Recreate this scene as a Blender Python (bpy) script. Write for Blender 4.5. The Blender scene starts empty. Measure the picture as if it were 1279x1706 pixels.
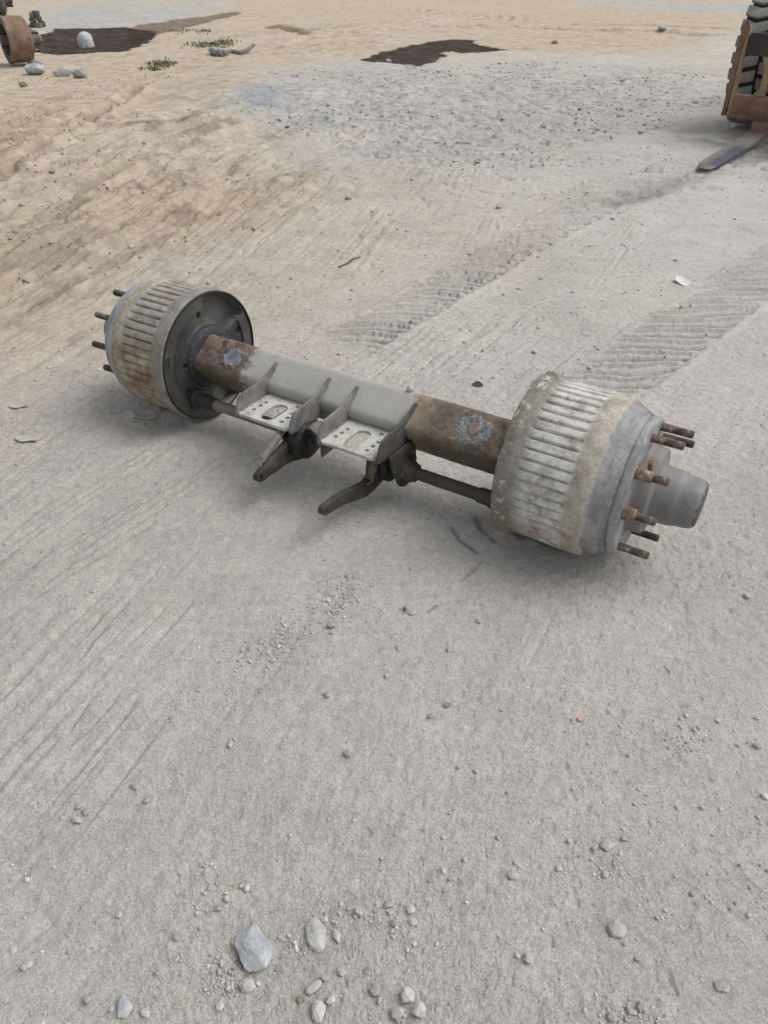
import bpy, bmesh, math, random
import numpy as np
from mathutils import Vector, Matrix, noise as mnoise
from mathutils.geometry import tessellate_polygon

rnd = random.Random(7)
scene = bpy.context.scene
COL = scene.collection
R = math.radians

# ------------------------------------------------------------------ camera
CAM_H, PITCH, FPX, PW, PH = 1.3683, 0.6409, 1241.35, 1279.0, 1706.0
cam_data = bpy.data.cameras.new('camera')
cam_data.sensor_fit = 'VERTICAL'
cam_data.sensor_height = 24.0
cam_data.lens = FPX / PH * 24.0
cam_data.clip_start = 0.05
cam_data.clip_end = 2000.0
cam = bpy.data.objects.new('camera', cam_data)
COL.objects.link(cam)
cam.location = (0, 0, CAM_H)
cam.rotation_euler = (math.pi / 2 - PITCH, 0, 0)
scene.camera = cam

# ------------------------------------------------------------------ daylight: veiled overcast
SUN_EL, SUN_AZ = R(56), R(84)          # azimuth measured from +Y towards +X
world = bpy.data.worlds.new('World')
scene.world = world
world.use_nodes = True
wt = world.node_tree
bg = wt.nodes['Background']
sky = wt.nodes.new('ShaderNodeTexSky')
sky.sky_type = 'NISHITA'
sky.sun_disc = False
sky.sun_elevation = SUN_EL
sky.sun_rotation = SUN_AZ
sky.air_density = 1.0
sky.dust_density = 4.0
sky.ozone_density = 1.0
hs = wt.nodes.new('ShaderNodeHueSaturation')
hs.inputs['Saturation'].default_value = 0.22
wt.links.new(sky.outputs[0], hs.inputs['Color'])
wt.links.new(hs.outputs[0], bg.inputs['Color'])
bg.inputs['Strength'].default_value = 0.15
sun_data = bpy.data.lights.new('sun', 'SUN')
sun_data.energy = 0.78
sun_data.angle = R(36)
sun_data.color = (1.0, 0.965, 0.91)
sun = bpy.data.objects.new('sun', sun_data)
COL.objects.link(sun)
_sd = Vector((math.sin(SUN_AZ) * math.cos(SUN_EL), math.cos(SUN_AZ) * math.cos(SUN_EL), math.sin(SUN_EL)))
sun.rotation_euler = _sd.to_track_quat('Z', 'Y').to_euler()
sun.location = _sd * 30
vs = scene.view_settings
vs.view_transform = 'Standard'
vs.look = 'None'
vs.gamma = 1.0
vs.use_curve_mapping = False
vs.exposure = 0.22
scene.cycles.max_bounces = 6

# ------------------------------------------------------------------ node helpers
class NT:
    def __init__(self, name):
        self.m = bpy.data.materials.new(name)
        self.m.use_nodes = True
        self.t = self.m.node_tree
        self.b = self.t.nodes['Principled BSDF']
        self.tc = self.t.nodes.new('ShaderNodeTexCoord')
        self.obj = self.tc.outputs['Object']
        self._xyz = None
    def n(self, kind): return self.t.nodes.new(kind)
    def put(self, sock, v):
        if isinstance(v, bpy.types.NodeSocket): self.t.links.new(v, sock)
        elif isinstance(v, (tuple, list)): sock.default_value = (*v, 1.0) if len(v) == 3 and sock.type == 'RGBA' else v
        else: sock.default_value = v
    def noise(self, scale, detail=4.0, rough=0.55, vec=None, dist=0.0):
        q = self.n('ShaderNodeTexNoise')
        self.put(q.inputs['Vector'], vec or self.obj)
        q.inputs['Scale'].default_value = scale
        q.inputs['Detail'].default_value = detail
        q.inputs['Roughness'].default_value = rough
        q.inputs['Distortion'].default_value = dist
        return q.outputs['Fac']
    def voronoi(self, scale, vec=None, feature='F1', out='Distance', rnd_=1.0):
        q = self.n('ShaderNodeTexVoronoi')
        q.feature = feature
        self.put(q.inputs['Vector'], vec or self.obj)
        q.inputs['Scale'].default_value = scale
        q.inputs['Randomness'].default_value = rnd_
        return q.outputs[out]
    def ramp(self, fac, stops, mode='LINEAR'):
        q = self.n('ShaderNodeValToRGB')
        q.color_ramp.interpolation = mode
        els = q.color_ramp.elements
        while len(els) < len(stops): els.new(0.5)
        for e, (p, c) in zip(els, stops):
            e.position = p
            e.color = (c, c, c, 1) if isinstance(c, (int, float)) else (*c, 1)
        self.put(q.inputs['Fac'], fac)
        return q.outputs['Color']
    def mix(self, fac, a, b, blend='MIX'):
        q = self.n('ShaderNodeMix')
        q.data_type = 'RGBA'
        q.blend_type = blend
        self.put(q.inputs[0], fac); self.put(q.inputs[6], a); self.put(q.inputs[7], b)
        return q.outputs[2]
    def math(self, op, a, b=0.0, clamp=False):
        q = self.n('ShaderNodeMath')
        q.operation = op; q.use_clamp = clamp
        self.put(q.inputs[0], a); self.put(q.inputs[1], b)
        return q.outputs[0]
    def xyz(self):
        if self._xyz is None:
            q = self.n('ShaderNodeSeparateXYZ')
            self.put(q.inputs[0], self.obj)
            self._xyz = q.outputs
        return self._xyz
    def step(self, v, a, b):
        q = self.n('ShaderNodeMapRange')
        q.interpolation_type = 'SMOOTHSTEP'
        self.put(q.inputs['Value'], v)
        q.inputs['From Min'].default_value = a; q.inputs['From Max'].default_value = b
        return q.outputs['Result']
    def mapping(self, scale, rot=(0, 0, 0), vec=None):
        q = self.n('ShaderNodeMapping')
        self.put(q.inputs['Vector'], vec or self.obj)
        q.inputs['Scale'].default_value = scale
        q.inputs['Rotation'].default_value = rot
        return q.outputs[0]
    def bump(self, h, strength, dist, prev=None):
        q = self.n('ShaderNodeBump')
        q.inputs['Strength'].default_value = strength
        q.inputs['Distance'].default_value = dist
        self.put(q.inputs['Height'], h)
        if prev is not None: self.put(q.inputs['Normal'], prev)
        return q.outputs[0]
    def done(self, color, rough=0.7, metal=0.0, normal=None, spec=0.35):
        self.put(self.b.inputs['Base Color'], color)
        self.put(self.b.inputs['Roughness'], rough)
        self.put(self.b.inputs['Metallic'], metal)
        self.b.inputs['Specular IOR Level'].default_value = spec
        if normal is not None: self.put(self.b.inputs['Normal'], normal)
        return self.m

def blotch_mat(name, stops, scale=20.0, rough=0.65, metal=0.0, bump=0.4, fine=180.0, speck=None, spec=0.35):
    k = NT(name)
    c = k.ramp(k.noise(scale, 8, 0.65), stops)
    f = k.noise(fine, 4, 0.6)
    c = k.mix(0.35, c, k.ramp(f, [(0.3, 0.25), (0.7, 0.85)]), 'OVERLAY')
    if speck:
        c = k.mix(k.step(k.noise(fine * 0.6, 3, 0.7), 0.6, 0.7), c, speck)
    nrm = k.bump(k.math('ADD', k.noise(scale * 2.5, 6, 0.6), k.math('MULTIPLY', f, 0.5)), bump, 0.004)
    return k.done(c, rough, metal, nrm, spec)

# ------------------------------------------------------------------ mesh helpers
def finish(bm, name, mat, parent=None, loc=None, smooth=38.0, recalc=True):
    if recalc: bmesh.ops.recalc_face_normals(bm, faces=bm.faces[:])
    if smooth:
        for f in bm.faces: f.smooth = True
        lim = R(smooth)
        for e in bm.edges:
            if len(e.link_faces) == 2 and e.calc_face_angle(0.0) > lim: e.smooth = False
    me = bpy.data.meshes.new(name)
    bm.to_mesh(me); bm.free()
    me.materials.append(mat)
    o = bpy.data.objects.new(name, me)
    COL.objects.link(o)
    if parent is not None: o.parent = parent
    if loc is not None: o.location = loc
    return o

def tag(o, label, cat, group=None, kind=None):
    o['label'] = label; o['category'] = cat
    if group: o['group'] = group
    if kind: o['kind'] = kind
    return o

def empty(name, loc, rz=0.0):
    o = bpy.data.objects.new(name, None)
    COL.objects.link(o)
    o.empty_display_size = 0.1
    o.location = loc; o.rotation_euler = (0, 0, rz)
    return o

def link_copy(src, parent, loc=None, rot=None):
    c = src.copy()
    COL.objects.link(c)
    c.parent = parent
    if loc is not None: c.location = loc
    if rot is not None: c.rotation_euler = rot
    return c

def lathe(bm, prof, seg=96, axis='X', center=(0, 0), rfun=None, a0=0.0):
    """revolve (s, r) pairs about the X axis through (y, z) = center"""
    rings = []
    for (s, r) in prof:
        ring = []
        for i in range(seg):
            a = a0 + 2 * math.pi * i / seg
            rr = rfun(s, r, a) if rfun else r
            ring.append(bm.verts.new((s, center[0] + rr * math.cos(a), center[1] + rr * math.sin(a))))
        rings.append(ring)
    for k in range(len(rings) - 1):
        A, B = rings[k], rings[k + 1]
        for i in range(seg):
            j = (i + 1) % seg
            bm.faces.new((A[i], A[j], B[j], B[i]))
    for ring in (rings[0], rings[-1]):
        pass
    return rings

def cap(bm, ring): bm.faces.new(ring)

def box(bm, c, d, bevel=0.0, rot=None):
    r = bmesh.ops.create_cube(bm, size=1.0)
    vs_ = r['verts']
    M = Matrix.Translation(c) @ (rot.to_4x4() if rot is not None else Matrix.Identity(4)) @ Matrix.Diagonal((*d, 1))
    bmesh.ops.transform(bm, matrix=M, verts=vs_)
    if bevel:
        ed = list({e for v in vs_ for e in v.link_edges})
        bmesh.ops.bevel(bm, geom=ed, offset=bevel, segments=2, profile=0.5, affect='EDGES')

def tube(bm, pts, rad, seg=8, caps=True):
    """sweep a circle along 3-D points; rad is a number or a list"""
    n = len(pts)
    P = [Vector(p) for p in pts]
    up = Vector((0.13, 0.31, 0.94)).normalized()
    rings = []
    for i in range(n):
        d = (P[min(i + 1, n - 1)] - P[max(i - 1, 0)]).normalized()
        u = up - d * up.dot(d)
        if u.length < 1e-4: u = Vector((1, 0, 0)) - d * d.x
        u.normalize(); w = d.cross(u); up = u
        r = rad[i] if isinstance(rad, (list, tuple)) else rad
        rings.append([bm.verts.new(P[i] + (u * math.cos(2 * math.pi * k / seg) + w * math.sin(2 * math.pi * k / seg)) * r) for k in range(seg)])
    for a, b in zip(rings, rings[1:]):
        for k in range(seg):
            bm.faces.new((a[k], a[(k + 1) % seg], b[(k + 1) % seg], b[k]))
    if caps: bm.faces.new(rings[0][::-1]); bm.faces.new(rings[-1])

def slab(bm, outer, holes, t0, t1, to3d):
    """flat plate with holes: loops of (p, q), thickness t0..t1, to3d(p, q, t) -> xyz"""
    loops = [outer] + list(holes)
    tri = tessellate_polygon([[Vector((p, q, 0)) for p, q in L] for L in loops])
    flat = [pq for L in loops for pq in L]
    lo = [bm.verts.new(to3d(p, q, t0)) for p, q in flat]
    hi = [bm.verts.new(to3d(p, q, t1)) for p, q in flat]
    for a, b, c in tri:
        try:
            bm.faces.new((lo[a], lo[b], lo[c])); bm.faces.new((hi[c], hi[b], hi[a]))
        except ValueError: pass
    i0 = 0
    for L in loops:
        n = len(L)
        for k in range(n):
            a, b = i0 + k, i0 + (k + 1) % n
            bm.faces.new((lo[a], lo[b], hi[b], hi[a]))
        i0 += n

def arc(cx, cy, r, a0, a1, n):
    return [(cx + r * math.cos(R(a0 + (a1 - a0) * i / n)), cy + r * math.sin(R(a0 + (a1 - a0) * i / n))) for i in range(n + 1)]

def circle(cx, cy, r, n=18): return arc(cx, cy, r, 0, 360 - 360 / n, n - 1)

def bevel_sharp(bm, off, ang=50, seg=2):
    bmesh.ops.recalc_face_normals(bm, faces=bm.faces[:])
    ed = [e for e in bm.edges if len(e.link_faces) == 2 and e.calc_face_angle(0) > R(ang)]
    bmesh.ops.bevel(bm, geom=ed, offset=off, segments=seg, profile=0.5, affect='EDGES', clamp_overlap=True)

# ------------------------------------------------------------------ points on the flat yard seen at a photograph position
_cp, _sp = math.cos(PITCH), math.sin(PITCH)
def spot(px, py, z=0.0):
    dx, dz = (px - PW / 2) / FPX, (PH / 2 - py) / FPX
    d = Vector((dx, _cp + dz * _sp, -_sp + dz * _cp))
    t = (z - CAM_H) / d.z
    return Vector((d.x * t, d.y * t, z))

# ------------------------------------------------------------------ value noise on arrays
def _hash(ix, iy, seed):
    with np.errstate(over='ignore'):
        h = (ix.astype(np.int64) * 374761393 + iy.astype(np.int64) * 668265263 + seed * 1442695041).astype(np.uint32)
        h = (h ^ (h >> np.uint32(13))) * np.uint32(1274126177)
        h = h ^ (h >> np.uint32(16))
    return h.astype(np.float32) / np.float32(4294967295.0)
def vn(x, y, seed=0):
    xi = np.floor(x); yi = np.floor(y)
    fx = (x - xi).astype(np.float32); fy = (y - yi).astype(np.float32)
    fx = fx * fx * (3 - 2 * fx); fy = fy * fy * (3 - 2 * fy)
    xi = xi.astype(np.int64); yi = yi.astype(np.int64)
    a = _hash(xi, yi, seed); b = _hash(xi + 1, yi, seed); c = _hash(xi, yi + 1, seed); d = _hash(xi + 1, yi + 1, seed)
    return (a + (b - a) * fx) * (1 - fy) + (c + (d - c) * fx) * fy - np.float32(0.5)
def sstep(v, a, b):
    t = np.clip((v - a) / (b - a), 0, 1)
    return t * t * (3 - 2 * t)
def inside(x, y, poly):
    r = np.zeros(x.shape, bool)
    n = len(poly)
    for i in range(n):
        x0, y0 = poly[i]; x1, y1 = poly[(i + 1) % n]
        if y0 == y1: continue
        c = ((y0 > y) != (y1 > y)) & (x < (x1 - x0) * (y - y0) / (y1 - y0) + x0)
        r ^= c
    return r

AX = Vector((-0.1018, 2.1190, 0.235))
AX_PHI = -0.5586
def axle_world(s, n, u): 
    c, q = math.cos(AX_PHI), math.sin(AX_PHI)
    return Vector((AX.x + s * c - n * q, AX.y + s * q + n * c, AX.z + u))

# ------------------------------------------------------------------ the yard ground: one sheet, finer near the axle
dep = np.concatenate([np.linspace(R(76), R(30), 470)[:-1], np.linspace(R(30), R(8), 400)[:-1], np.linspace(R(8), R(2.25), 130)])
rad = CAM_H / np.tan(dep)
rad = np.concatenate([[0.02, 0.12, 0.22], rad, np.geomspace(rad[-1] * 1.05, 900, 36)])
az = np.concatenate([np.linspace(R(-44), R(44), 860), np.linspace(R(44), R(316), 70)[1:-1]])
nr, na = len(rad), len(az)
RR, AA = np.meshgrid(rad, az, indexing='ij')
GX = (RR * np.sin(AA)).ravel(); GY = (RR * np.cos(AA)).ravel(); GD = RR.ravel()
cell = np.maximum(0.0017 * GD, 0.00096 * GD * GD / CAM_H * 0.6) + 0.0008

def poly_px(pts): return [tuple(spot(*p)[:2]) for p in pts]
def soft_poly(poly, amp, freq, seed, n=4, blur=0.0):
    s = np.zeros(GX.shape, np.float32)
    wx = vn(GX * freq, GY * freq, seed) + 0.5 * vn(GX * freq * 2.7, GY * freq * 2.7, seed + 1) + 0.28 * vn(GX * freq * 8, GY * freq * 8, seed + 5) + 0.16 * vn(GX * freq * 23, GY * freq * 23, seed + 7)
    wy = vn(GX * freq, GY * freq, seed + 2) + 0.5 * vn(GX * freq * 2.7, GY * freq * 2.7, seed + 3) + 0.28 * vn(GX * freq * 8, GY * freq * 8, seed + 6) + 0.16 * vn(GX * freq * 23, GY * freq * 23, seed + 8)
    for k in range(n):
        a = 2 * math.pi * k / n
        s += inside(GX + wx * amp + blur * math.cos(a), GY + wy * amp + blur * math.sin(a), poly)
    return s / n

sand_poly = poly_px([(-900, 820), (0, 720), (150, 640), (330, 500), (440, 400), (520, 300), (470, 215), (400, 160), (600, 95), (900, 88), (1150, 85), (1279, 42), (1700, 20)]) + [(60, 60), (60, 300), (-300, 300), (-300, 5)]
M_sand = sum(soft_poly(sand_poly, 0.75, 0.9, 11, 6, b) for b in (0.15, 0.6, 1.1)) / 3
tan_poly = poly_px([(-900, 1250), (0, 860), (180, 740), (430, 640), (700, 520), (860, 400), (760, 320), (1000, 235), (1240, 180), (1279, 60), (1800, 20)]) + [(60, 60), (60, 300), (-300, 300), (-300, 5)]
M_tan = sum(soft_poly(tan_poly, 0.8, 0.8, 15, 6, b) for b in (0.2, 0.8)) / 2
M_sand = np.maximum(M_sand * (0.72 + 0.56 * (vn(GX * 0.8, GY * 0.8, 17) + 0.5)), 0.38 * M_tan)
M_sand = np.clip(M_sand, 0, 1)
crust_poly = poly_px([(380, 190), (385, 150), (470, 108), (600, 100), (720, 112), (900, 100), (1230, 125), (1235, 175), (1020, 235), (900, 285), (770, 305), (720, 260), (560, 235), (450, 205)])
M_crust = sum(soft_poly(crust_poly, 0.9, 0.7, 21, 5, b) for b in (0.2, 0.8, 1.5)) / 3
far1 = poly_px([(60, 50), (75, 8), (200, 3), (360, 5), (330, 30), (230, 42), (120, 46)])
far2 = poly_px([(960, 10), (980, 3), (1500, 3), (1500, 24), (1180, 22), (1050, 14)])
M_crust = np.maximum(M_crust, np.maximum(soft_poly(far1, 1.2, 0.5, 31, 4, 0.4), soft_poly(far2, 1.2, 0.5, 33, 4, 0.4)))
M_sand = M_sand * (1 - 0.7 * M_crust)
oil_poly = poly_px([(598, 98), (640, 86), (665, 82), (700, 73), (745, 67), (790, 65), (803, 73), (842, 79), (828, 84), (790, 86), (748, 83), (737, 93), (727, 103), (700, 110), (662, 106), (628, 103)])
M_oil = soft_poly(oil_poly, 0.22, 1.6, 41, 6, 0.06)
oil2_poly = poly_px([(60, 58), (100, 48), (205, 43), (240, 47), (270, 52), (250, 64), (225, 74), (205, 80), (150, 84), (85, 89), (55, 84)])
M_oil = np.maximum(M_oil, soft_poly(oil2_poly, 0.3, 1.2, 45, 6, 0.08))
damp_poly = poly_px([(215, 43), (300, 30), (390, 18), (399, 22), (330, 42), (262, 56), (235, 66), (205, 72)])
damp2_poly = poly_px([(437, 44), (475, 40), (513, 52), (521, 62), (492, 56), (460, 51)])
M_damp = np.maximum(soft_poly(damp_poly, 0.3, 1.0, 51, 6, 0.12), soft_poly(damp2_poly, 0.25, 1.5, 53, 6, 0.15))
blue_poly = poly_px([(392, 178), (400, 146), (450, 142), (480, 160), (470, 180), (430, 182)])
M_blue = np.maximum(soft_poly(blue_poly, 0.35, 1.6, 61, 6, 0.15), 0.6 * soft_poly(poly_px([(520, 195), (560, 188), (580, 200), (540, 212)]), 0.3, 1.6, 62, 6, 0.12))

d_ax = np.hypot(GX + 0.1, GY - 2.1)
calm = sstep(d_ax, 0.9, 2.6)
nearf = sstep(GD, 0.2, 0.5)
H = np.zeros(GX.shape, np.float32)
def lod(f): return np.clip(1.35 - cell * f * 1.3, 0, 1)
H += 0.05 * vn(GX * 0.35, GY * 0.35, 1) * calm * sstep(GD, 1.5, 4)
H += 0.024 * vn(GX * 1.3, GY * 1.3, 2) * (0.25 + 0.75 * calm)
for f, a, sd in ((4.1, 0.009, 3), (11, 0.0042, 4), (27, 0.0030, 5), (61, 0.0026, 6), (150, 0.0026, 7), (330, 0.0022, 8)):
    patch = 0.55 + 0.9 * (vn(GX * 1.7, GY * 1.7, 70 + sd) + 0.5)
    H += a * vn(GX * f, GY * f, sd) * lod(f) * patch
# scuffed, brushed streaks in the direction vehicles were dragged and driven
def streak(deg, freq, ratio, amp, seed, mask):
    c, s = math.cos(R(deg)), math.sin(R(deg))
    wob = 0.05 * vn(GX * 1.1, GY * 1.1, seed + 90)
    u = (GX * c + GY * s); v = (-GX * s + GY * c) + wob
    q = vn(u * freq / ratio, v * freq, seed)
    line = np.maximum(0, 1 - np.abs(vn(u * freq / ratio * 1.3, v * freq * 0.55, seed + 40)) * 11) * sstep(vn(u * 3.1, v * 6.0, seed + 41), -0.2, 0.15)
    fade = 0.25 + 0.95 * sstep(vn(u * 1.3, v * 2.6, seed + 43) + 0.4 * vn(u * 3.7, v * 7, seed + 44), -0.22, 0.22)
    return 1.45 * amp * fade * (0.75 * q - 0.80 * line) * mask * lod(freq * 0.7)
def region(cx, cy, rx, ry): return np.exp(-(((GX - cx) / rx) ** 2 + ((GY - cy) / ry) ** 2))
gate1 = sstep(vn(GX * 1.4, GY * 1.4, 81), -0.15, 0.25)
gate2 = sstep(vn(GX * 1.6, GY * 1.6, 82), -0.1, 0.3)
gate3 = sstep(vn(GX * 1.2, GY * 1.2, 83), -0.1, 0.25)
left_w = region(-1.0, 1.6, 0.75, 1.0)
H += streak(69, 34, 18, 0.013, 100, left_w * (0.45 + 0.55 * gate1))
H += streak(67, 75, 26, 0.0085, 101, np.clip(left_w * 1.2 + 0.03, 0, 1) * (0.15 + 0.85 * gate2))
H += streak(68, 150, 40, 0.0045, 111, np.clip(left_w * 1.2 + 0.03, 0, 1) * (0.2 + 0.8 * gate3))
H += streak(72, 20, 22, 0.020, 102, region(-1.8, 4.6, 1.3, 2.4) * gate1)
H += streak(70, 48, 26, 0.010, 112, region(-1.5, 4.4, 1.5, 2.6) * (0.3 + 0.7 * gate2))
H += streak(60, 44, 22, 0.0055, 103, region(0.15, 1.3, 0.55, 0.9) * (0.1 + 0.9 * gate3))
H += streak(61, 100, 30, 0.0034, 113, region(0.1, 1.3, 0.6, 0.9) * (0.1 + 0.9 * gate1))
H += streak(57, 26, 16, 0.009, 104, region(0.4, 3.4, 1.3, 1.7) * (0.2 + 0.8 * gate2))
H += streak(56, 62, 26, 0.006, 114, region(0.3, 3.4, 1.3, 1.6) * (0.3 + 0.7 * gate1))
H += streak(47, 16, 14, 0.014, 105, region(2.0, 5.0, 1.6, 2.6) * gate3)
H += streak(8, 30, 5, 0.010, 115, region(0.9, 4.2, 1.5, 1.8) * (0.3 + 0.7 * gate2))
for f, a, th, sd in ((24, 0.018, 0.33, 501), (52, 0.018, 0.32, 502), (110, 0.014, 0.29, 503)):
    pq = vn(GX * f, GY * f, sd) + 0.35 * vn(GX * f * 2.3, GY * f * 2.3, sd + 7)
    gate = 0.2 + 0.8 * sstep(vn(GX * 1.9, GY * 1.9, sd + 9), -0.2, 0.25)
    H -= a * np.clip(pq - th, 0, 0.3) * gate * lod(f * 0.8)
    H += 0.6 * a * np.clip(-pq - th, 0, 0.25) * gate * lod(f * 0.8)
H += streak(75, 9, 14, 0.03, 106, M_sand * gate2 * sstep(GD, 3, 5))
H += streak(-20, 6, 10, 0.04, 107, M_sand * sstep(GD, 10, 16))
H += streak(3, 14, 4, 0.03, 108, sstep(GD, 4, 7) * (1 - M_sand))
# churned sand on the left: mounds and clods
churn = M_sand * region(-1.9, 7.6, 2.2, 3.2)
_cu, _su = math.cos(R(74)), math.sin(R(74))
CU_ = GX * _cu + GY * _su; CV_ = -GX * _su + GY * _cu
for f, a, sd, rt in ((1.6, 0.11, 201, 2.2), (3.7, 0.075, 202, 2.6), (8.5, 0.05, 203, 2.2), (19, 0.034, 204, 1.6), (42, 0.020, 206, 1.2)):
    H += a * vn(CU_ * f / rt, CV_ * f * 1.15, sd) * churn * lod(f)
H += streak(73, 9, 14, 0.09, 209, churn * 0.9) + streak(71, 22, 18, 0.05, 207, churn * 0.9) + streak(77, 40, 22, 0.03, 208, M_sand * sstep(GD, 3, 5))
H += 0.05 * (vn(GX * 0.9 + 4, GY * 0.5, 205)) * M_sand * sstep(GD, 4, 7)
# slaty crust: broken plates
for f, a, sd in ((3.2, 0.010, 301), (8, 0.016, 302), (17, 0.017, 303), (36, 0.014, 304)):
    n_ = vn(GX * f, GY * f, sd)
    H += a * np.clip(n_ * 5, -0.5, 0.5) * M_crust * np.clip(1.6 - cell * f * 1.2, 0, 1)
H -= 0.025 * M_damp + 0.015 * M_oil
DIRT_SHADE = np.zeros(GX.shape, np.float32)      # dark turned-up soil, plus groove shade painted into prints and ruts
def track(p0, p1, hw, kind, depth, pitch=0.09, seed=0, n=5, phase_dir=None, bend=0.0):
    global H
    a = spot(*p0); b = spot(*p1)
    L = (b - a).length; d = (b - a) / L
    rx, ry = GX - a.x, GY - a.y
    u = rx * d.x + ry * d.y; v = -rx * d.y + ry * d.x
    v = v + bend * np.sin(np.clip(u / L, 0, 1) * math.pi) + 0.03 * vn(GX * 2, GY * 2, 400 + seed)
    idx = np.nonzero((u > -0.2) & (u < L + 0.2) & (np.abs(v) < hw * 1.6))[0]
    if not len(idx): return
    u, v, x, y = u[idx], v[idx], GX[idx], GY[idx]
    ends = sstep(u, -0.15, 0.12) * (1 - sstep(u, L - 0.1, L + 0.18))
    wear = 0.25 + 0.75 * sstep(vn(x * 2.6, y * 2.6, 410 + seed), -0.4, 0.05)
    if kind == 'grooves':
        g = np.zeros(len(idx))
        for k in range(n):
            c = -hw + 2 * hw * (k + 0.5) / n + hw * 0.12 * math.sin(k * 7.3 + seed)
            w = hw / n * (0.22 + 0.12 * math.sin(k * 5.7 + seed) ** 2)
            brk = 0.15 + 0.85 * sstep(vn(u * 4.5 + k * 17, v * 3, 460 + seed), -0.25, 0.1)
            g += brk * (0.4 + 0.6 * math.sin(k * 3.1 + seed) ** 2) * np.exp(-((v - c) / w) ** 2)
        edge = sstep(np.abs(v), hw * 1.45, hw * 1.1)
        H[idx] += (-depth * g + 0.25 * depth * (1 - g) * edge) * ends * wear
    elif kind == 'rut':
        rag = 0.6 + 1.1 * vn(x * 4, y * 4, 430 + seed) + 0.9 * vn(x * 13, y * 13, 431 + seed)
        H[idx] += rag * (-depth * np.exp(-(v / (hw * 0.6)) ** 2) + 0.55 * depth * np.exp(-((np.abs(v) - hw) / (hw * 0.3)) ** 2)) * ends * (0.4 + 0.6 * wear)
        DIRT_SHADE[idx] = np.maximum(DIRT_SHADE[idx], 0.5 * np.exp(-(v / (hw * 0.7)) ** 2) * ends * wear)  # rut bottoms: turned-up soil with some shade painted into the colour
    else:                                             # lugs of a tyre
        pd = phase_dir or (0.0, 1.0)
        ph = (x * pd[0] + y * pd[1]) / pitch + 0.18 * np.sin(v / hw * 2.2 + seed) + 0.35 * vn(x * 5, y * 5, 440 + seed)
        ph = ph + np.where(v > 0, 0.5, 0.0) * (1 if kind == 'lug2' else 0)
        fr = ph - np.floor(ph)
        wv = 0.75 - 1.9 * np.exp(-((fr - 0.5) / (0.15 + 0.05 * vn(x * 7, y * 7, 445 + seed))) ** 2) - 0.7 * (fr - 0.5)
        edge = 1 - sstep(np.abs(v) + 0.035 * vn(x * 7, y * 7, 450 + seed), hw * 0.86, hw * 1.02)
        border = np.exp(-((np.abs(v) - hw * 1.05) / (hw * 0.10)) ** 2)
        H[idx] += (depth * (0.62 * wv - 0.35) * edge + 0.22 * depth * border * (0.4 + 1.6 * np.clip(vn(x * 5, y * 5, 451 + seed) + 0.3, 0, 1))) * ends * (0.45 + 0.55 * wear)
        DIRT_SHADE[idx] = np.maximum(DIRT_SHADE[idx], 0.55 * np.exp(-((fr - 0.5) / 0.12) ** 2) * edge * ends * wear)  # lug grooves darkened in the colour, standing in for their shade
track((-40, 474), (445, 252), 0.15, 'grooves', 0.034, n=6, seed=1)
track((20, 520), (300, 372), 0.06, 'rut', 0.018, seed=2)
track((100, 418), (420, 262), 0.11, 'grooves', 0.030, n=4, seed=3)
track((-20, 930), (215, 785), 0.06, 'grooves', 0.010, n=4, seed=4)
track((20, 905), (262, 748), 0.05, 'grooves', 0.007, n=3, seed=14)
track((60, 958), (360, 780), 0.07, 'grooves', 0.008, n=5, seed=5)
track((-20, 1310), (230, 1050), 0.05, 'grooves', 0.007, n=4, seed=6)
track((60, 1180), (300, 930), 0.05, 'grooves', 0.005, n=4, seed=7)
track((-10, 300), (235, 140), 0.14, 'rut', 0.12, seed=8)
track((60, 350), (330, 240), 0.12, 'rut', 0.07, seed=9)
track((395, 215), (470, 178), 0.22, 'grooves', 0.03, n=5, seed=10)
track((-10, 205), (110, 175), 0.14, 'rut', 0.10, seed=18)
track((595, 565), (850, 415), 0.155, 'lug', 0.046, 0.105, 11, phase_dir=(0.06, 1.0))
track((860, 412), (1010, 330), 0.17, 'lug', 0.034, 0.13, 12, phase_dir=(0.0, 1.0))
track((925, 340), (1180, 262), 0.20, 'lug', 0.055, 0.19, 13, phase_dir=(0.1, 1.0))
track((1010, 345), (1300, 245), 0.16, 'rut', 0.022, seed=15)
track((985, 655), (1310, 425), 0.165, 'lug', 0.036, 0.105, 16, phase_dir=(-0.12, 1.0))
track((850, 1130), (905, 1040), 0.03, 'grooves', 0.005, n=2, seed=17)
track((610, 1300), (705, 1085), 0.02, 'grooves', 0.005, n=1, seed=19)
track((985, 480), (1050, 385), 0.06, 'grooves', 0.01, n=3, seed=20)
track((700, 42), (1279, 62), 0.4, 'rut', 0.13, seed=21)
track((470, 80), (730, 27), 0.45, 'grooves', 0.16, n=2, seed=22)
track((950, 40), (1250, 48), 0.4, 'rut', 0.06, seed=23)
track((330, 66), (640, 42), 0.4, 'rut', 0.10, seed=24)
track((500, 92), (660, 60), 0.3, 'grooves', 0.10, n=3, seed=25)
track((640, 14), (900, 34), 0.5, 'grooves', 0.16, n=2, seed=26)
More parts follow.
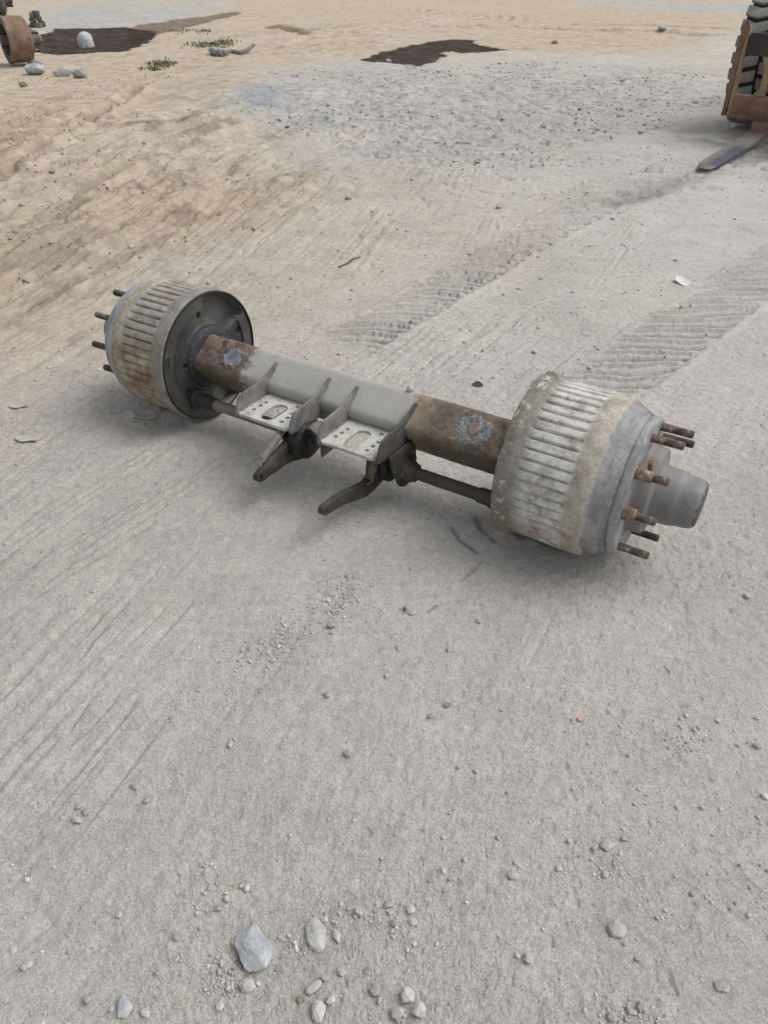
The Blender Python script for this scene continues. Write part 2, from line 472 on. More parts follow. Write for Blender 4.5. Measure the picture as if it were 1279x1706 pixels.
# two finger-wide dark scrapes in front of the right drum
def scrape(pts, hw, depth, dirt):
    for p0, p1 in zip(pts, pts[1:]):
        a = spot(*p0); b = spot(*p1); L = (b - a).length; d = (b - a) / L
        rx, ry = GX - a.x, GY - a.y
        u = np.clip(rx * d.x + ry * d.y, 0, L)
        dist = np.hypot(rx - d.x * u, ry - d.y * u) + 0.006 * vn(GX * 60, GY * 60, 480)
        H[:] -= depth * np.exp(-(dist / hw) ** 2) * 0.6
        DIRT_SHADE[:] = np.maximum(DIRT_SHADE, dirt * np.exp(-(dist / hw) ** 2))
scrape([(752, 880), (766, 901), (795, 921)], 0.008, 0.006, 0.75)
scrape([(790, 860), (800, 880), (822, 902)], 0.008, 0.006, 0.75)
scrape([(768, 969), (802, 937)], 0.004, 0.004, 0.45)
scrape([(712, 1021), (727, 1008)], 0.004, 0.004, 0.7)
DIRT_SHADE = np.maximum(DIRT_SHADE, 0.72 * churn * sstep(vn(CU_ * 1.1, CV_ * 3.4, 490) + 0.5 * vn(CU_ * 4, CV_ * 9, 491) + 0.3 * vn(GX * 20, GY * 20, 492), 0.08, 0.4))
H += 0.05 * DIRT_SHADE * vn(GX * 26, GY * 26, 493) * lod(20) * (GD > 3)
# the yard is level where the drums stand and where the loader stands
for px_, py_, r_ in ((*axle_world(0.62, 0, 0)[:2], 0.30), (*axle_world(-0.7, 0, 0)[:2], 0.32)):
    w_ = 1 - sstep(np.hypot(GX - px_, GY - py_), r_ * 0.25, r_)
    H = H * (1 - w_) + (-0.004 + 0.4 * H) * w_
_c, _s = math.cos(AX_PHI), math.sin(AX_PHI)
ss_ = (GX - AX.x) * _c + (GY - AX.y) * _s; nn_ = -(GX - AX.x) * _s + (GY - AX.y) * _c
for lo_, hi_ in ((0.585, 0.84), (-0.84, -0.585)):
    band = sstep(ss_, lo_ - 0.03, lo_ + 0.02) * (1 - sstep(ss_, hi_ - 0.05, hi_ + 0.05))
    lump = 0.5 + 1.3 * np.clip(vn(GX * 16, GY * 16, 520) + 0.6 * vn(GX * 45, GY * 45, 521) + 0.25, 0, 1)
    H += 0.013 * lump * band * np.exp(-((np.abs(nn_) - 0.088) / 0.032) ** 2)
H *= nearf
H -= 0.02 * sstep(GD, 40, 120)

gme = bpy.data.meshes.new('ground')
verts = np.stack([GX, GY, H.astype(np.float64)], 1).astype(np.float32)
i = np.arange(nr - 1)[:, None]; j = np.arange(na)[None, :]; j2 = (j + 1) % na
quads = np.stack([i * na + j, i * na + j2, (i + 1) * na + j2, (i + 1) * na + j], -1).reshape(-1, 4)
quads = quads[:, ::-1]
gme.vertices.add(len(verts)); gme.vertices.foreach_set('co', verts.ravel())
gme.loops.add(quads.size); gme.loops.foreach_set('vertex_index', quads.ravel().astype(np.int32))
gme.polygons.add(len(quads)); gme.polygons.foreach_set('loop_start', np.arange(0, quads.size, 4, dtype=np.int32))
gme.polygons.foreach_set('use_smooth', np.ones(len(quads), bool))
gme.update(calc_edges=True)
at1 = gme.attributes.new('soil', 'FLOAT_COLOR', 'POINT')
at1.data.foreach_set('color', np.stack([M_sand, M_oil, M_crust, M_damp], 1).astype(np.float32).ravel())
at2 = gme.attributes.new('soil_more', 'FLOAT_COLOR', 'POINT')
at2.data.foreach_set('color', np.stack([M_blue, DIRT_SHADE, churn, np.ones_like(M_blue)], 1).astype(np.float32).ravel())
ground = bpy.data.objects.new('ground', gme)
COL.objects.link(ground)
ground['kind'] = 'structure'

def ground_z(x, y):
    d = math.hypot(x, y); a = math.atan2(x, y)
    i_ = int(np.clip(np.searchsorted(rad, d), 0, nr - 1))
    j_ = int(np.clip(np.searchsorted(az[:860], a), 0, 859))
    return float(H[i_ * na + j_])

# ground material
k = NT('yard_soil')
def attr(nm):
    q = k.n('ShaderNodeAttribute'); q.attribute_name = nm
    s = k.n('ShaderNodeSeparateColor'); k.t.links.new(q.outputs['Color'], s.inputs[0])
    return s.outputs, q.outputs['Alpha']
(a_sand, a_oil, a_crust), a_damp = attr('soil')
(a_blue, a_dirt_shade, a_churn), _ = attr('soil_more')
n_big = k.noise(0.9, 5, 0.6); n_mid = k.noise(5.5, 6, 0.62); n_small = k.noise(38, 6, 0.65); n_grain = k.noise(420, 3, 0.7)
gxyz = k.xyz()
grey_near = k.ramp(n_big, [(0.3, (0.455, 0.436, 0.402)), (0.5, (0.51, 0.488, 0.452)), (0.7, (0.56, 0.536, 0.496))])
grey_far = k.ramp(n_big, [(0.3, (0.46, 0.438, 0.403)), (0.5, (0.51, 0.486, 0.449)), (0.7, (0.555, 0.529, 0.488))])
grey = k.mix(k.step(k.math('ADD', gxyz[1], k.math('MULTIPLY', n_big, 1.2)), 1.2, 3.6), grey_near, grey_far)
sandc = k.ramp(n_mid, [(0.25, (0.32, 0.258, 0.188)), (0.42, (0.445, 0.374, 0.286)), (0.7, (0.525, 0.448, 0.351))])
sandc = k.mix(k.math('MULTIPLY', k.step(k.noise(1.7, 8, 0.75), 0.50, 0.66), 0.55), sandc, (0.315, 0.245, 0.168))
col = k.mix(a_sand, grey, sandc)
slate = k.ramp(k.noise(7, 10, 0.85), [(0.37, (0.13, 0.13, 0.13)), (0.44, (0.285, 0.281, 0.274)), (0.51, (0.42, 0.412, 0.396)), (0.70, (0.53, 0.515, 0.49))])
col = k.mix(k.math('MULTIPLY', a_crust, k.math('MULTIPLY', k.step(k.noise(1.1, 9, 0.8), 0.35, 0.55), 0.95)), col, slate)
col = k.mix(k.math('MULTIPLY', a_blue, 0.75), col, k.ramp(n_small, [(0.35, (0.21, 0.235, 0.27)), (0.65, (0.38, 0.41, 0.44))]))
col = k.mix(k.math('MULTIPLY', a_dirt_shade, 0.8), col, (0.105, 0.08, 0.058))  # dark soil colour, also carrying the painted groove shade of the prints
rag = k.math('MULTIPLY', k.math('SUBTRACT', k.noise(2.2, 9, 0.75), 0.5), 1.5)
w_oil = k.math('MULTIPLY', k.step(k.math('ADD', a_oil, rag), 0.28, 0.80), k.step(a_oil, 0.0, 0.15))
w_damp = k.math('MULTIPLY', k.step(k.math('ADD', a_damp, rag), 0.2, 0.9), k.step(a_damp, 0.0, 0.15))
col = k.mix(k.math('MULTIPLY', w_damp, 0.80), col, k.ramp(n_mid, [(0.3, (0.09, 0.062, 0.045)), (0.7, (0.21, 0.15, 0.105))]))
col = k.mix(k.math('MULTIPLY', w_oil, k.ramp(k.noise(1.3, 6, 0.7), [(0.3, 0.97), (0.55, 0.93), (0.7, 0.80)])), col, k.ramp(n_mid, [(0.3, (0.016, 0.013, 0.013)), (0.62, (0.042, 0.031, 0.027)), (0.8, (0.10, 0.08, 0.068))]))
var = k.ramp(n_mid, [(0.2, 0.40), (0.5, 0.5), (0.8, 0.60)])
col = k.mix(0.55, col, var, 'OVERLAY')
col = k.mix(0.55, col, k.ramp(n_small, [(0.25, 0.33), (0.5, 0.5), (0.78, 0.67)]), 'OVERLAY')
col = k.mix(0.65, col, k.ramp(n_grain, [(0.25, 0.24), (0.5, 0.5), (0.75, 0.78)]), 'OVERLAY')
col = k.mix(0.55, col, k.ramp(k.noise(170, 4, 0.75), [(0.3, 0.30), (0.5, 0.5), (0.72, 0.72)]), 'OVERLAY')
stain = k.step(k.noise(2.3, 7, 0.7, dist=0.6), 0.62, 0.74)
col = k.mix(k.math('MULTIPLY', stain, 0.30), col, (0.24, 0.218, 0.195))
pale = k.step(k.noise(3.1, 6, 0.7), 0.6, 0.75)
col = k.mix(k.math('MULTIPLY', pale, 0.22), col, (0.50, 0.475, 0.435))
speckd = k.step(k.noise(130, 2, 0.5), 0.70, 0.76)
col = k.mix(k.math('MULTIPLY', speckd, 0.55), col, (0.15, 0.14, 0.13))
speckl = k.step(k.noise(95, 2, 0.5, vec=k.mapping((1, 1, 1), (0.3, 0.9, 0.5))), 0.70, 0.75)
col = k.mix(k.math('MULTIPLY', speckl, 0.5), col, (0.55, 0.53, 0.49))
nb = k.bump(n_grain, 0.8, 0.004)
nb = k.bump(n_small, 0.6, 0.014, nb)
nb = k.bump(k.noise(150, 5, 0.7), 0.7, 0.007, nb)
rough = 0.97
gme.materials.append(k.done(col, rough, 0.0, nb, 0.05))

# ------------------------------------------------------------------ materials
PSI = R(35); TC = (-0.008, -0.003); HS = 0.070; RC = 0.028
def make_tube_mat():
    k = NT('axle_tube_paint')
    x, y, z = k.xyz()
    n1 = k.noise(9, 6, 0.65); n2 = k.noise(26, 8, 0.7); n3 = k.noise(75, 6, 0.7)
    burn = k.ramp(n2, [(0.32, (0.035, 0.026, 0.026)), (0.42, (0.080, 0.060, 0.052)), (0.50, (0.15, 0.112, 0.088)), (0.57, (0.26, 0.208, 0.135)), (0.63, (0.11, 0.085, 0.085)), (0.72, (0.20, 0.195, 0.20))])
    purple = k.ramp(n3, [(0.3, (0.065, 0.053, 0.048)), (0.7, (0.175, 0.138, 0.115))])
    burn = k.mix(k.step(n1, 0.42, 0.62), burn, purple)
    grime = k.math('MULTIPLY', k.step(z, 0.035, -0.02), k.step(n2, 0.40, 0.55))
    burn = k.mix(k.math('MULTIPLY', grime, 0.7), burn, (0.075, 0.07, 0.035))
    paint = k.ramp(n1, [(0.3, (0.325, 0.314, 0.284)), (0.7, (0.41, 0.398, 0.362))])
    paint = k.mix(k.math('MULTIPLY', k.step(k.noise(19, 8, 0.75), 0.54, 0.64), 0.30), paint, (0.20, 0.185, 0.155))
    paint = k.mix(k.math('MULTIPLY', k.step(k.noise(1.0, 5, 0.7, vec=k.mapping((90, 9, 9))), 0.60, 0.68), 0.22), paint, (0.17, 0.15, 0.125))
    paint = k.mix(k.math('MULTIPLY', k.step(n3, 0.62, 0.7), 0.35), paint, (0.22, 0.20, 0.16))
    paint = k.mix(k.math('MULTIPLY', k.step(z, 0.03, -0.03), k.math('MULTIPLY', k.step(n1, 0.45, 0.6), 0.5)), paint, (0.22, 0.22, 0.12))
    w = k.math('MULTIPLY', k.math('SUBTRACT', k.noise(17, 9, 0.78), 0.5), 0.30)
    m = k.math('MULTIPLY', k.step(k.math('ADD', x, w), -0.395, -0.36), k.step(k.math('ADD', x, w), 0.265, 0.215))
    tt = k.math('ADD', k.math('MULTIPLY', k.math('SUBTRACT', y, TC[0]), math.cos(PSI)), k.math('MULTIPLY', k.math('SUBTRACT', z, TC[1]), math.sin(PSI)))
    ww = k.math('ADD', k.math('MULTIPLY', y, -math.sin(PSI)), k.math('MULTIPLY', z, math.cos(PSI)))
    nd = k.noise(30, 7, 0.7, dist=1.5); ne = k.noise(58, 5, 0.65, dist=2.2)
    def ringmask(s0, v0, rx, ry):
        a_ = k.math('DIVIDE', k.math('SUBTRACT', x, s0), rx); b_ = k.math('DIVIDE', k.math('SUBTRACT', tt, v0), ry)
        d_ = k.math('SQRT', k.math('ADD', k.math('MULTIPLY', a_, a_), k.math('MULTIPLY', b_, b_)))
        d_ = k.math('ADD', d_, k.math('MULTIPLY', k.math('SUBTRACT', nd, 0.5), 1.3))
        return k.math('MULTIPLY', k.step(d_, 1.0, 0.86), k.step(ww, 0.045, 0.06)), d_
    lines = k.step(k.math('ABSOLUTE', k.math('SUBTRACT', ne, 0.5)), 0.030, 0.012)
    lines2 = k.step(k.math('ABSOLUTE', k.math('SUBTRACT', ne, 0.455)), 0.022, 0.008)
    pits = k.step(k.math('ADD', k.math('ABSOLUTE', x), 0.0), 0.30, 0.36)
    burn = k.mix(k.math('MULTIPLY', k.step(n3, 0.56, 0.66), 0.55), burn, (0.25, 0.20, 0.155))
    for (s0_, v0_, rx_, ry_, fill, pale_) in ((-0.448, 0.0, 0.040, 0.036, (0.16, 0.175, 0.21), (0.31, 0.375, 0.48)), (0.452, 0.0014, 0.060, 0.046, (0.15, 0.155, 0.16), (0.40, 0.50, 0.53))):
        m_w, dd_ = ringmask(s0_, v0_, rx_, ry_)
        burn = k.mix(k.math('MULTIPLY', m_w, 0.62), burn, fill)
        burn = k.mix(k.math('MULTIPLY', k.math('MULTIPLY', m_w, k.step(dd_, 0.30, 0.45)), k.math('MULTIPLY', lines, 0.95)), burn, pale_)
        burn = k.mix(k.math('MULTIPLY', m_w, k.math('MULTIPLY', lines2, 0.8)), burn, (0.035, 0.04, 0.06))
    hot = k.math('MULTIPLY', k.step(x, 0.20, 0.25), k.step(x, 0.33, 0.27))
    burn = k.mix(k.math('MULTIPLY', hot, 0.75), burn, k.ramp(n2, [(0.3, (0.22, 0.17, 0.11)), (0.7, (0.34, 0.29, 0.21))]))
    c = k.mix(m, burn, paint)
    nb = k.bump(n3, 0.35, 0.003, k.bump(n2, 0.3, 0.006))
    return k.done(c, k.ramp(n2, [(0.3, 0.5), (0.7, 0.75)]), 0.0, nb, 0.4)

def make_drum_mat(name, left):
    k = NT(name)
    x, y, z = k.xyz()
    ax_ = k.math('ABSOLUTE', x)
    n1 = k.noise(7, 7, 0.65); n2 = k.noise(24, 8, 0.72); n3 = k.noise(120, 5, 0.7)
    st = k.noise(1.0, 5, 0.6, vec=k.mapping((5, 26, 26)))
    if left:
        base = k.ramp(n2, [(0.30, (0.12, 0.088, 0.06)), (0.45, (0.235, 0.18, 0.122)), (0.58, (0.36, 0.31, 0.24)), (0.75, (0.48, 0.445, 0.385))])
        base = k.mix(k.math('MULTIPLY', k.step(st, 0.5, 0.62), 0.6), base, (0.175, 0.11, 0.06))
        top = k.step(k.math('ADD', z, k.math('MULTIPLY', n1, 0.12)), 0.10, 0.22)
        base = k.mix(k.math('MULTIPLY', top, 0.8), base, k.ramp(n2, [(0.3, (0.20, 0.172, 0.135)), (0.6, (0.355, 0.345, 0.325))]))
        end = (0.26, 0.275, 0.287); end2 = (0.36, 0.372, 0.380)
        lip = k.step(ax_, 0.662, 0.648)
        base = k.mix(k.math('MULTIPLY', lip, 0.85), base, k.ramp(n2, [(0.35, (0.165, 0.15, 0.125)), (0.6, (0.27, 0.263, 0.246))]))
    else:
        base = k.ramp(n2, [(0.28, (0.17, 0.155, 0.13)), (0.38, (0.32, 0.30, 0.262)), (0.48, (0.49, 0.474, 0.435)), (0.62, (0.63, 0.62, 0.59))])
        dark = k.math('MULTIPLY', k.step(ax_, 0.70, 0.63), k.step(k.math('ADD', n1, k.math('MULTIPLY', n2, 0.6)), 0.66, 0.86))
        base = k.mix(k.math('MULTIPLY', k.step(k.math('ADD', ax_, k.math('MULTIPLY', n1, 0.09)), 0.73, 0.67), 0.75), base,
                     k.ramp(n2, [(0.33, (0.085, 0.075, 0.062)), (0.6, (0.22, 0.195, 0.155)), (0.7, (0.35, 0.32, 0.27))]))
        base = k.mix(k.math('MULTIPLY', dark, 0.5), base, (0.10, 0.09, 0.075))
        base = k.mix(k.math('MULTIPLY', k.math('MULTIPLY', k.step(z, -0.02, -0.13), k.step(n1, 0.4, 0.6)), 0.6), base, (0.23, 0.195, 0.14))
        end = (0.195, 0.198, 0.200); end2 = (0.325, 0.326, 0.323)
    tan = k.math('MULTIPLY', k.step(ax_, 0.785, 0.80), k.step(ax_, 0.852, 0.838))
    base = k.mix(k.math('MULTIPLY', tan, 0.7), base, k.ramp(n2, [(0.3, (0.22, 0.185, 0.135)), (0.55, (0.36, 0.32, 0.255)), (0.7, (0.5, 0.47, 0.41))]))
    if not left:
        chip = k.math('MULTIPLY', k.step(k.noise(30, 6, 0.75), 0.53, 0.60), k.step(ax_, 0.640, 0.632))
        base = k.mix(k.math('MULTIPLY', chip, 0.8), base, (0.50, 0.47, 0.41))
    flk = k.math('MULTIPLY', k.step(n3, 0.60, 0.68), k.math('MULTIPLY', k.step(ax_, 0.80, 0.83), k.step(ax_, 0.87, 0.845)))
    base = k.mix(k.math('MULTIPLY', flk, 0.7), base, (0.58, 0.55, 0.5))
    wob = k.math('MULTIPLY', k.math('SUBTRACT', n2, 0.5), 0.045)
    e = k.step(k.math('ADD', ax_, wob), 0.84, 0.852)
    endc = k.mix(k.step(n1, 0.38, 0.62), end, end2)
    endc = k.mix(k.math('MULTIPLY', k.step(n2, 0.57, 0.68), 0.6), endc, (0.105, 0.098, 0.098))
    endc = k.mix(k.math('MULTIPLY', k.step(k.noise(3.2, 6, 0.7, vec=k.mapping((9, 1.6, 1.6))), 0.50, 0.62), 0.62), endc, (0.115, 0.113, 0.118))
    endc = k.mix(k.math('MULTIPLY', k.step(k.noise(85, 4, 0.7), 0.63, 0.70), 0.45), endc, (0.46, 0.45, 0.43))
    c = k.mix(e, base, endc)
    c = k.mix(0.3, c, k.ramp(n3, [(0.3, 0.3), (0.7, 0.72)]), 'OVERLAY')
    rust = k.math('MULTIPLY', k.step(k.noise(13, 7, 0.7), 0.60, 0.68), 0.55)
    c = k.mix(rust, c, (0.17, 0.10, 0.06))
    rough = k.mix(e, (0.85, 0.85, 0.85), (0.55, 0.55, 0.55))
    nb = k.bump(n3, 0.5, 0.003, k.bump(n2, 0.45, 0.006))
    return k.done(c, rough, 0.0, nb, 0.3)

M_tube = make_tube_mat()
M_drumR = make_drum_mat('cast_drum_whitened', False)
M_drumL = make_drum_mat('cast_drum_tan_rust', True)
M_dark = blotch_mat('dark_pressed_steel', [(0.3, (0.020, 0.021, 0.022)), (0.5, (0.036, 0.036, 0.037)), (0.68, (0.068, 0.066, 0.063))], 9, 0.55, 0.0, 0.25, 140, spec=0.4)
M_band = blotch_mat('dusty_band_steel', [(0.3, (0.034, 0.034, 0.034)), (0.5, (0.055, 0.054, 0.052)), (0.68, (0.085, 0.083, 0.078))], 9, 0.6, 0.0, 0.25, 140, spec=0.4)
M_inner = blotch_mat('dusty_inner_steel', [(0.3, (0.08, 0.078, 0.074)), (0.7, (0.155, 0.15, 0.142))], 7, 0.7, 0.0, 0.25, 120)
M_black = blotch_mat('greasy_black_iron', [(0.3, (0.007, 0.007, 0.007)), (0.55, (0.014, 0.0135, 0.013)), (0.72, (0.038, 0.035, 0.032))], 22, 0.5, 0.0, 0.7, 160, spec=0.4)
M_iron = blotch_mat('grimy_brown_iron', [(0.3, (0.026, 0.022, 0.018)), (0.5, (0.050, 0.043, 0.036)), (0.7, (0.105, 0.094, 0.08))], 26, 0.7, 0.0, 0.7, 170)
M_lever2 = blotch_mat('rusty_green_lever', [(0.3, (0.022, 0.020, 0.017)), (0.45, (0.065, 0.042, 0.032)), (0.58, (0.05, 0.056, 0.048)), (0.72, (0.11, 0.12, 0.105))], 24, 0.7, 0.0, 0.9, 150)
M_shaft = blotch_mat('brown_shaft', [(0.3, (0.04, 0.034, 0.028)), (0.6, (0.075, 0.065, 0.054)), (0.75, (0.115, 0.10, 0.085))], 16, 0.65, 0.0, 0.3, 170)
M_shaftL = blotch_mat('olive_shaft', [(0.3, (0.13, 0.118, 0.092)), (0.6, (0.185, 0.17, 0.135)), (0.75, (0.22, 0.21, 0.17))], 16, 0.65, 0.0, 0.2, 170)
M_plate = blotch_mat('pale_bracket_paint', [(0.30, (0.16, 0.145, 0.105)), (0.40, (0.33, 0.325, 0.29)), (0.50, (0.45, 0.445, 0.412)), (0.62, (0.49, 0.485, 0.455)), (0.70, (0.34, 0.30, 0.25))], 19, 0.65, 0.0, 0.25, 160, speck=(0.24, 0.215, 0.175))
M_gusset = blotch_mat('grey_gusset_paint', [(0.32, (0.085, 0.08, 0.078)), (0.46, (0.155, 0.15, 0.145)), (0.6, (0.215, 0.208, 0.198)), (0.72, (0.15, 0.14, 0.128))], 20, 0.6, 0.0, 0.2, 160)
M_gussetD = blotch_mat('scorched_gusset', [(0.3, (0.04, 0.037, 0.037)), (0.6, (0.09, 0.084, 0.08)), (0.75, (0.2, 0.19, 0.175))], 20, 0.6, 0.0, 0.3, 160)
M_stud = blotch_mat('rusty_stud', [(0.32, (0.05, 0.038, 0.031)), (0.48, (0.10, 0.076, 0.061)), (0.60, (0.17, 0.132, 0.105)), (0.70, (0.38, 0.335, 0.29))], 45, 0.75, 0.0, 0.7, 300)
M_studD = blotch_mat('dark_stud', [(0.3, (0.035, 0.03, 0.026)), (0.6, (0.085, 0.07, 0.055)), (0.75, (0.15, 0.12, 0.085))], 45, 0.7, 0.0, 0.6, 300)
M_orange = blotch_mat('orange_rust_scale', [(0.3, (0.11, 0.07, 0.05)), (0.5, (0.22, 0.15, 0.105)), (0.66, (0.40, 0.32, 0.24))], 60, 0.85, 0.0, 1.0, 260)
M_spring = blotch_mat('dull_spring_wire', [(0.3, (0.24, 0.23, 0.20)), (0.7, (0.42, 0.40, 0.36))], 40, 0.5, 0.2, 0.2, 200)
M_spring2 = blotch_mat('rusty_spring_wire', [(0.3, (0.17, 0.13, 0.095)), (0.7, (0.33, 0.29, 0.21))], 40, 0.6, 0.1, 0.2, 200)
def make_hub_mat():
    k = NT('grey_hub_paint')
    x, y, z = k.xyz()
    n1 = k.noise(9, 6, 0.6); n2 = k.noise(40, 6, 0.7)
    c = k.ramp(n1, [(0.3, (0.14, 0.142, 0.145)), (0.7, (0.245, 0.246, 0.246))])
    c = k.mix(k.math('MULTIPLY', k.step(k.noise(26, 8, 0.75), 0.55, 0.66), 0.5), c, (0.13, 0.115, 0.10))
    c = k.mix(k.math('MULTIPLY', k.step(k.noise(70, 4, 0.7), 0.62, 0.70), 0.5), c, (0.38, 0.37, 0.35))
    c = k.mix(k.math('MULTIPLY', k.step(n1, 0.50, 0.64), 0.6), c, (0.175, 0.145, 0.12))
    chip = k.step(k.math('ADD', k.math('ABSOLUTE', x), k.math('MULTIPLY', k.math('SUBTRACT', n2, 0.5), 0.05)), 1.078, 1.083)
    c = k.mix(chip, c, (0.05, 0.055, 0.075))
    return k.done(c, 0.5, 0.0, k.bump(n2, 0.2, 0.004), 0.4)
M_hub = make_hub_mat()
def make_weld_mat(name, stops):
    k = NT(name)
    n1 = k.noise(42, 7, 0.7, dist=1.2); n2 = k.noise(220, 4, 0.7)
    c = k.ramp(n1, stops)
    return k.done(c, 0.5, 0.25, k.bump(n2, 0.6, 0.004, k.bump(n1, 0.8, 0.008)), 0.5)
M_weld = make_weld_mat('blue_grey_weld', [(0.30, (0.03, 0.028, 0.035)), (0.41, (0.13, 0.13, 0.15)), (0.48, (0.27, 0.31, 0.36)), (0.54, (0.11, 0.09, 0.085)), (0.62, (0.36, 0.41, 0.43)), (0.70, (0.10, 0.085, 0.085))])
M_weldpink = make_weld_mat('pinkish_weld_button', [(0.3, (0.14, 0.095, 0.075)), (0.5, (0.28, 0.205, 0.165)), (0.7, (0.42, 0.34, 0.29))])
M_heat = make_weld_mat('heat_blued_collar', [(0.3, (0.026, 0.025, 0.027)), (0.52, (0.04, 0.04, 0.045)), (0.64, (0.05, 0.065, 0.11)), (0.74, (0.20, 0.23, 0.28))])

# ------------------------------------------------------------------ the truck axle
axle = empty('truck_axle', (AX.x, AX.y, 0), AX_PHI)
tag(axle, 'removed truck axle beam with a ribbed brake drum at each end on grey dirt', 'truck axle')
UP = (0, 0, AX.z)

# square axle tube, turned about its own length
sec = []
for q, (sy, sz) in enumerate(((1, 1), (-1, 1), (-1, -1), (1, -1))):
    for t in range(7):
        a = R(q * 90 + 90 * t / 6)
        yy = sy * (HS - RC) + RC * math.cos(a); zz = sz * (HS - RC) + RC * math.sin(a)
        sec.append((yy, zz))
cp_, sp_ = math.cos(PSI), math.sin(PSI)
def trot(y, z): return (TC[0] + y * cp_ - z * sp_, TC[1] + y * sp_ + z * cp_)
bm = bmesh.new()
rings = []
ns = 90
for q in range(ns + 1):
    s = -0.598 + 1.196 * q / ns
    ring = []
    for (y, z) in sec:
        w = 1 + 0.012 * mnoise.noise(Vector((s * 6, y * 9, z * 9)))
        if s < -0.37 or s > 0.27: w += 0.012 * mnoise.noise(Vector((s * 30, y * 40, z * 40)))
        yy, zz = trot(y * w, z * w)
        ring.append(bm.verts.new((s, yy, zz)))
    rings.append(ring)
m_ = len(sec)
for A, B in zip(rings, rings[1:]):
    for t in range(m_):
        bm.faces.new((A[t], A[(t + 1) % m_], B[(t + 1) % m_], B[t]))
cap(bm, rings[0]); cap(bm, rings[-1])
tube_o = finish(bm, 'axle_tube', M_tube, axle, UP)

def top_face(s, v, h=0.0):
    """point on the upper face of the tube: v across (-1 front edge .. 1 back edge), h above it"""
    yy, zz = trot(v * HS, HS + h)
    return Vector((s, yy, zz))
def weld_patch(s0, v0, rx, ry, seed, button):
    bm = bmesh.new()
    nr_, na_ = 16, 110
    rings = []
    for a in range(na_):
        pass
    grid = []
    for i_ in range(nr_ + 1):
        q = i_ / nr_
        ring = []
        for a in range(na_):
            t = 2 * math.pi * a / na_
            wob = 1 + 0.34 * mnoise.noise(Vector((math.cos(t) * 1.6, math.sin(t) * 1.6, seed))) + 0.26 * mnoise.noise(Vector((math.cos(t) * 3, math.sin(t) * 3, seed + 5))) + 0.10 * mnoise.noise(Vector((math.cos(t) * 11, math.sin(t) * 11, seed + 8))) * q
            x = q * rx * wob * math.cos(t); y = q * ry * wob * math.sin(t)
            if i_ == nr_: h = -0.0025
            else:
                bead = math.exp(-((q - 0.70) / 0.16) ** 2)
                h = 0.0004 + 0.0056 * bead * max(0.0, 0.45 + 1.2 * mnoise.noise(Vector((x * 45, y * 45, seed)))) + 0.0026 * abs(mnoise.noise(Vector((x * 130, y * 130, seed + 2))))
            ring.append(bm.verts.new(top_face(s0 + x, v0 + y / HS, h)))
        grid.append(ring)
    for A, B in zip(grid, grid[1:]):
        for t in range(na_):
            bm.faces.new((A[t], A[(t + 1) % na_], B[(t + 1) % na_], B[t]))
    bmesh.ops.remove_doubles(bm, verts=grid[0], dist=1e-5)
    o = finish(bm, 'weld_patch', M_tube, tube_o, smooth=60)
    if button:
        bm = bmesh.new()
        rings = []
        for i_, (q, h) in enumerate(((0.001, 0.0052), (0.45, 0.0055), (0.8, 0.0048), (1.0, 0.003), (1.05, 0.0))):
            rings.append([bm.verts.new(top_face(s0 + button * q * math.cos(t) * (1 + 0.06 * math.sin(3 * t)), v0 + button * q * math.sin(t) / HS, h + 0.0016 * mnoise.noise(Vector((q * 5 * math.cos(t), q * 5 * math.sin(t), seed))))) for t in [2 * math.pi * z_ / 32 for z_ in range(32)]])
        for A, B in zip(rings, rings[1:]):
            for t in range(32): bm.faces.new((A[t], A[(t + 1) % 32], B[(t + 1) % 32], B[t]))
        cap(bm, rings[0])
        finish(bm, 'weld_button', M_weldpink, tube_o, smooth=60)
    return o
weld_patch(-0.448, 0.0, 0.047, 0.040, 3.0, 0)
weld_patch(0.452, 0.02, 0.058, 0.046, 9.0, 0.021)
bm = bmesh.new()
bmesh.ops.create_icosphere(bm, subdivisions=2, radius=0.012, matrix=Matrix.Translation(top_face(0.207, 0.98, -0.004)))
finish(bm, 'weld_blob', M_plate, tube_o, smooth=80)

# brake drums
NR = 50
def rib_fun(s_a, s_b, depth, seed, jag):
    def f(s, r, a):
        x = abs(s)
        w = float(sstep(np.float64(x), s_a, s_a + 0.012) * (1 - sstep(np.float64(x), s_b - 0.014, s_b)))
        ph = (a * NR / (2 * math.pi) + 0.05 * mnoise.noise(Vector((s * 8, a * 5, seed)))) % 1.0
        d = abs(ph - 0.5) * 2                     # 1 in the groove, 0 on the crown of a rib
        prof = -depth * max(0.0, (d - 0.64) / 0.36) ** 1.5 + depth * 0.20 * (ph - 0.5)
        c = Vector((s * 22, math.cos(a) * 5, math.sin(a) * 5 + seed))
        cast = 0.0011 * mnoise.noise(c) + 0.0006 * mnoise.noise(c * 4.1)
        rr = r + prof * w + cast
        if jag and x < 0.634: rr += 0.0028 * mnoise.noise(Vector((s * 40, a * 11, seed))) - 0.006 * max(0, mnoise.noise(Vector((s * 25, a * 5, seed + 9))) - 0.15)
        return rr
    return f
profR = [(.640, .222), (.606, .2235), (.600, .2255), (.5985, .230), (.601, .2345), (.606, .2355), (.618, .236), (.627, .2355), (.6315, .2335), (.635, .2285), (.642, .2255), (.650, .2245)]
profR += [(.652 + .146 * i_ / 22, .2245 + .0015 * i_ / 22) for i_ in range(23)]
profR += [(.805, .2262), (.815, .2268), (.826, .2268), (.834, .2255), (.840, .2225), (.846, .2185), (.858, .2125), (.870, .2065), (.882, .2005), (.892, .1955), (.897, .1930), (.8985, .1890), (.9015, .1888), (.9035, .1918), (.910, .1918), (.919, .1910), (.9245, .1880), (.926, .1820), (.9262, .110)]
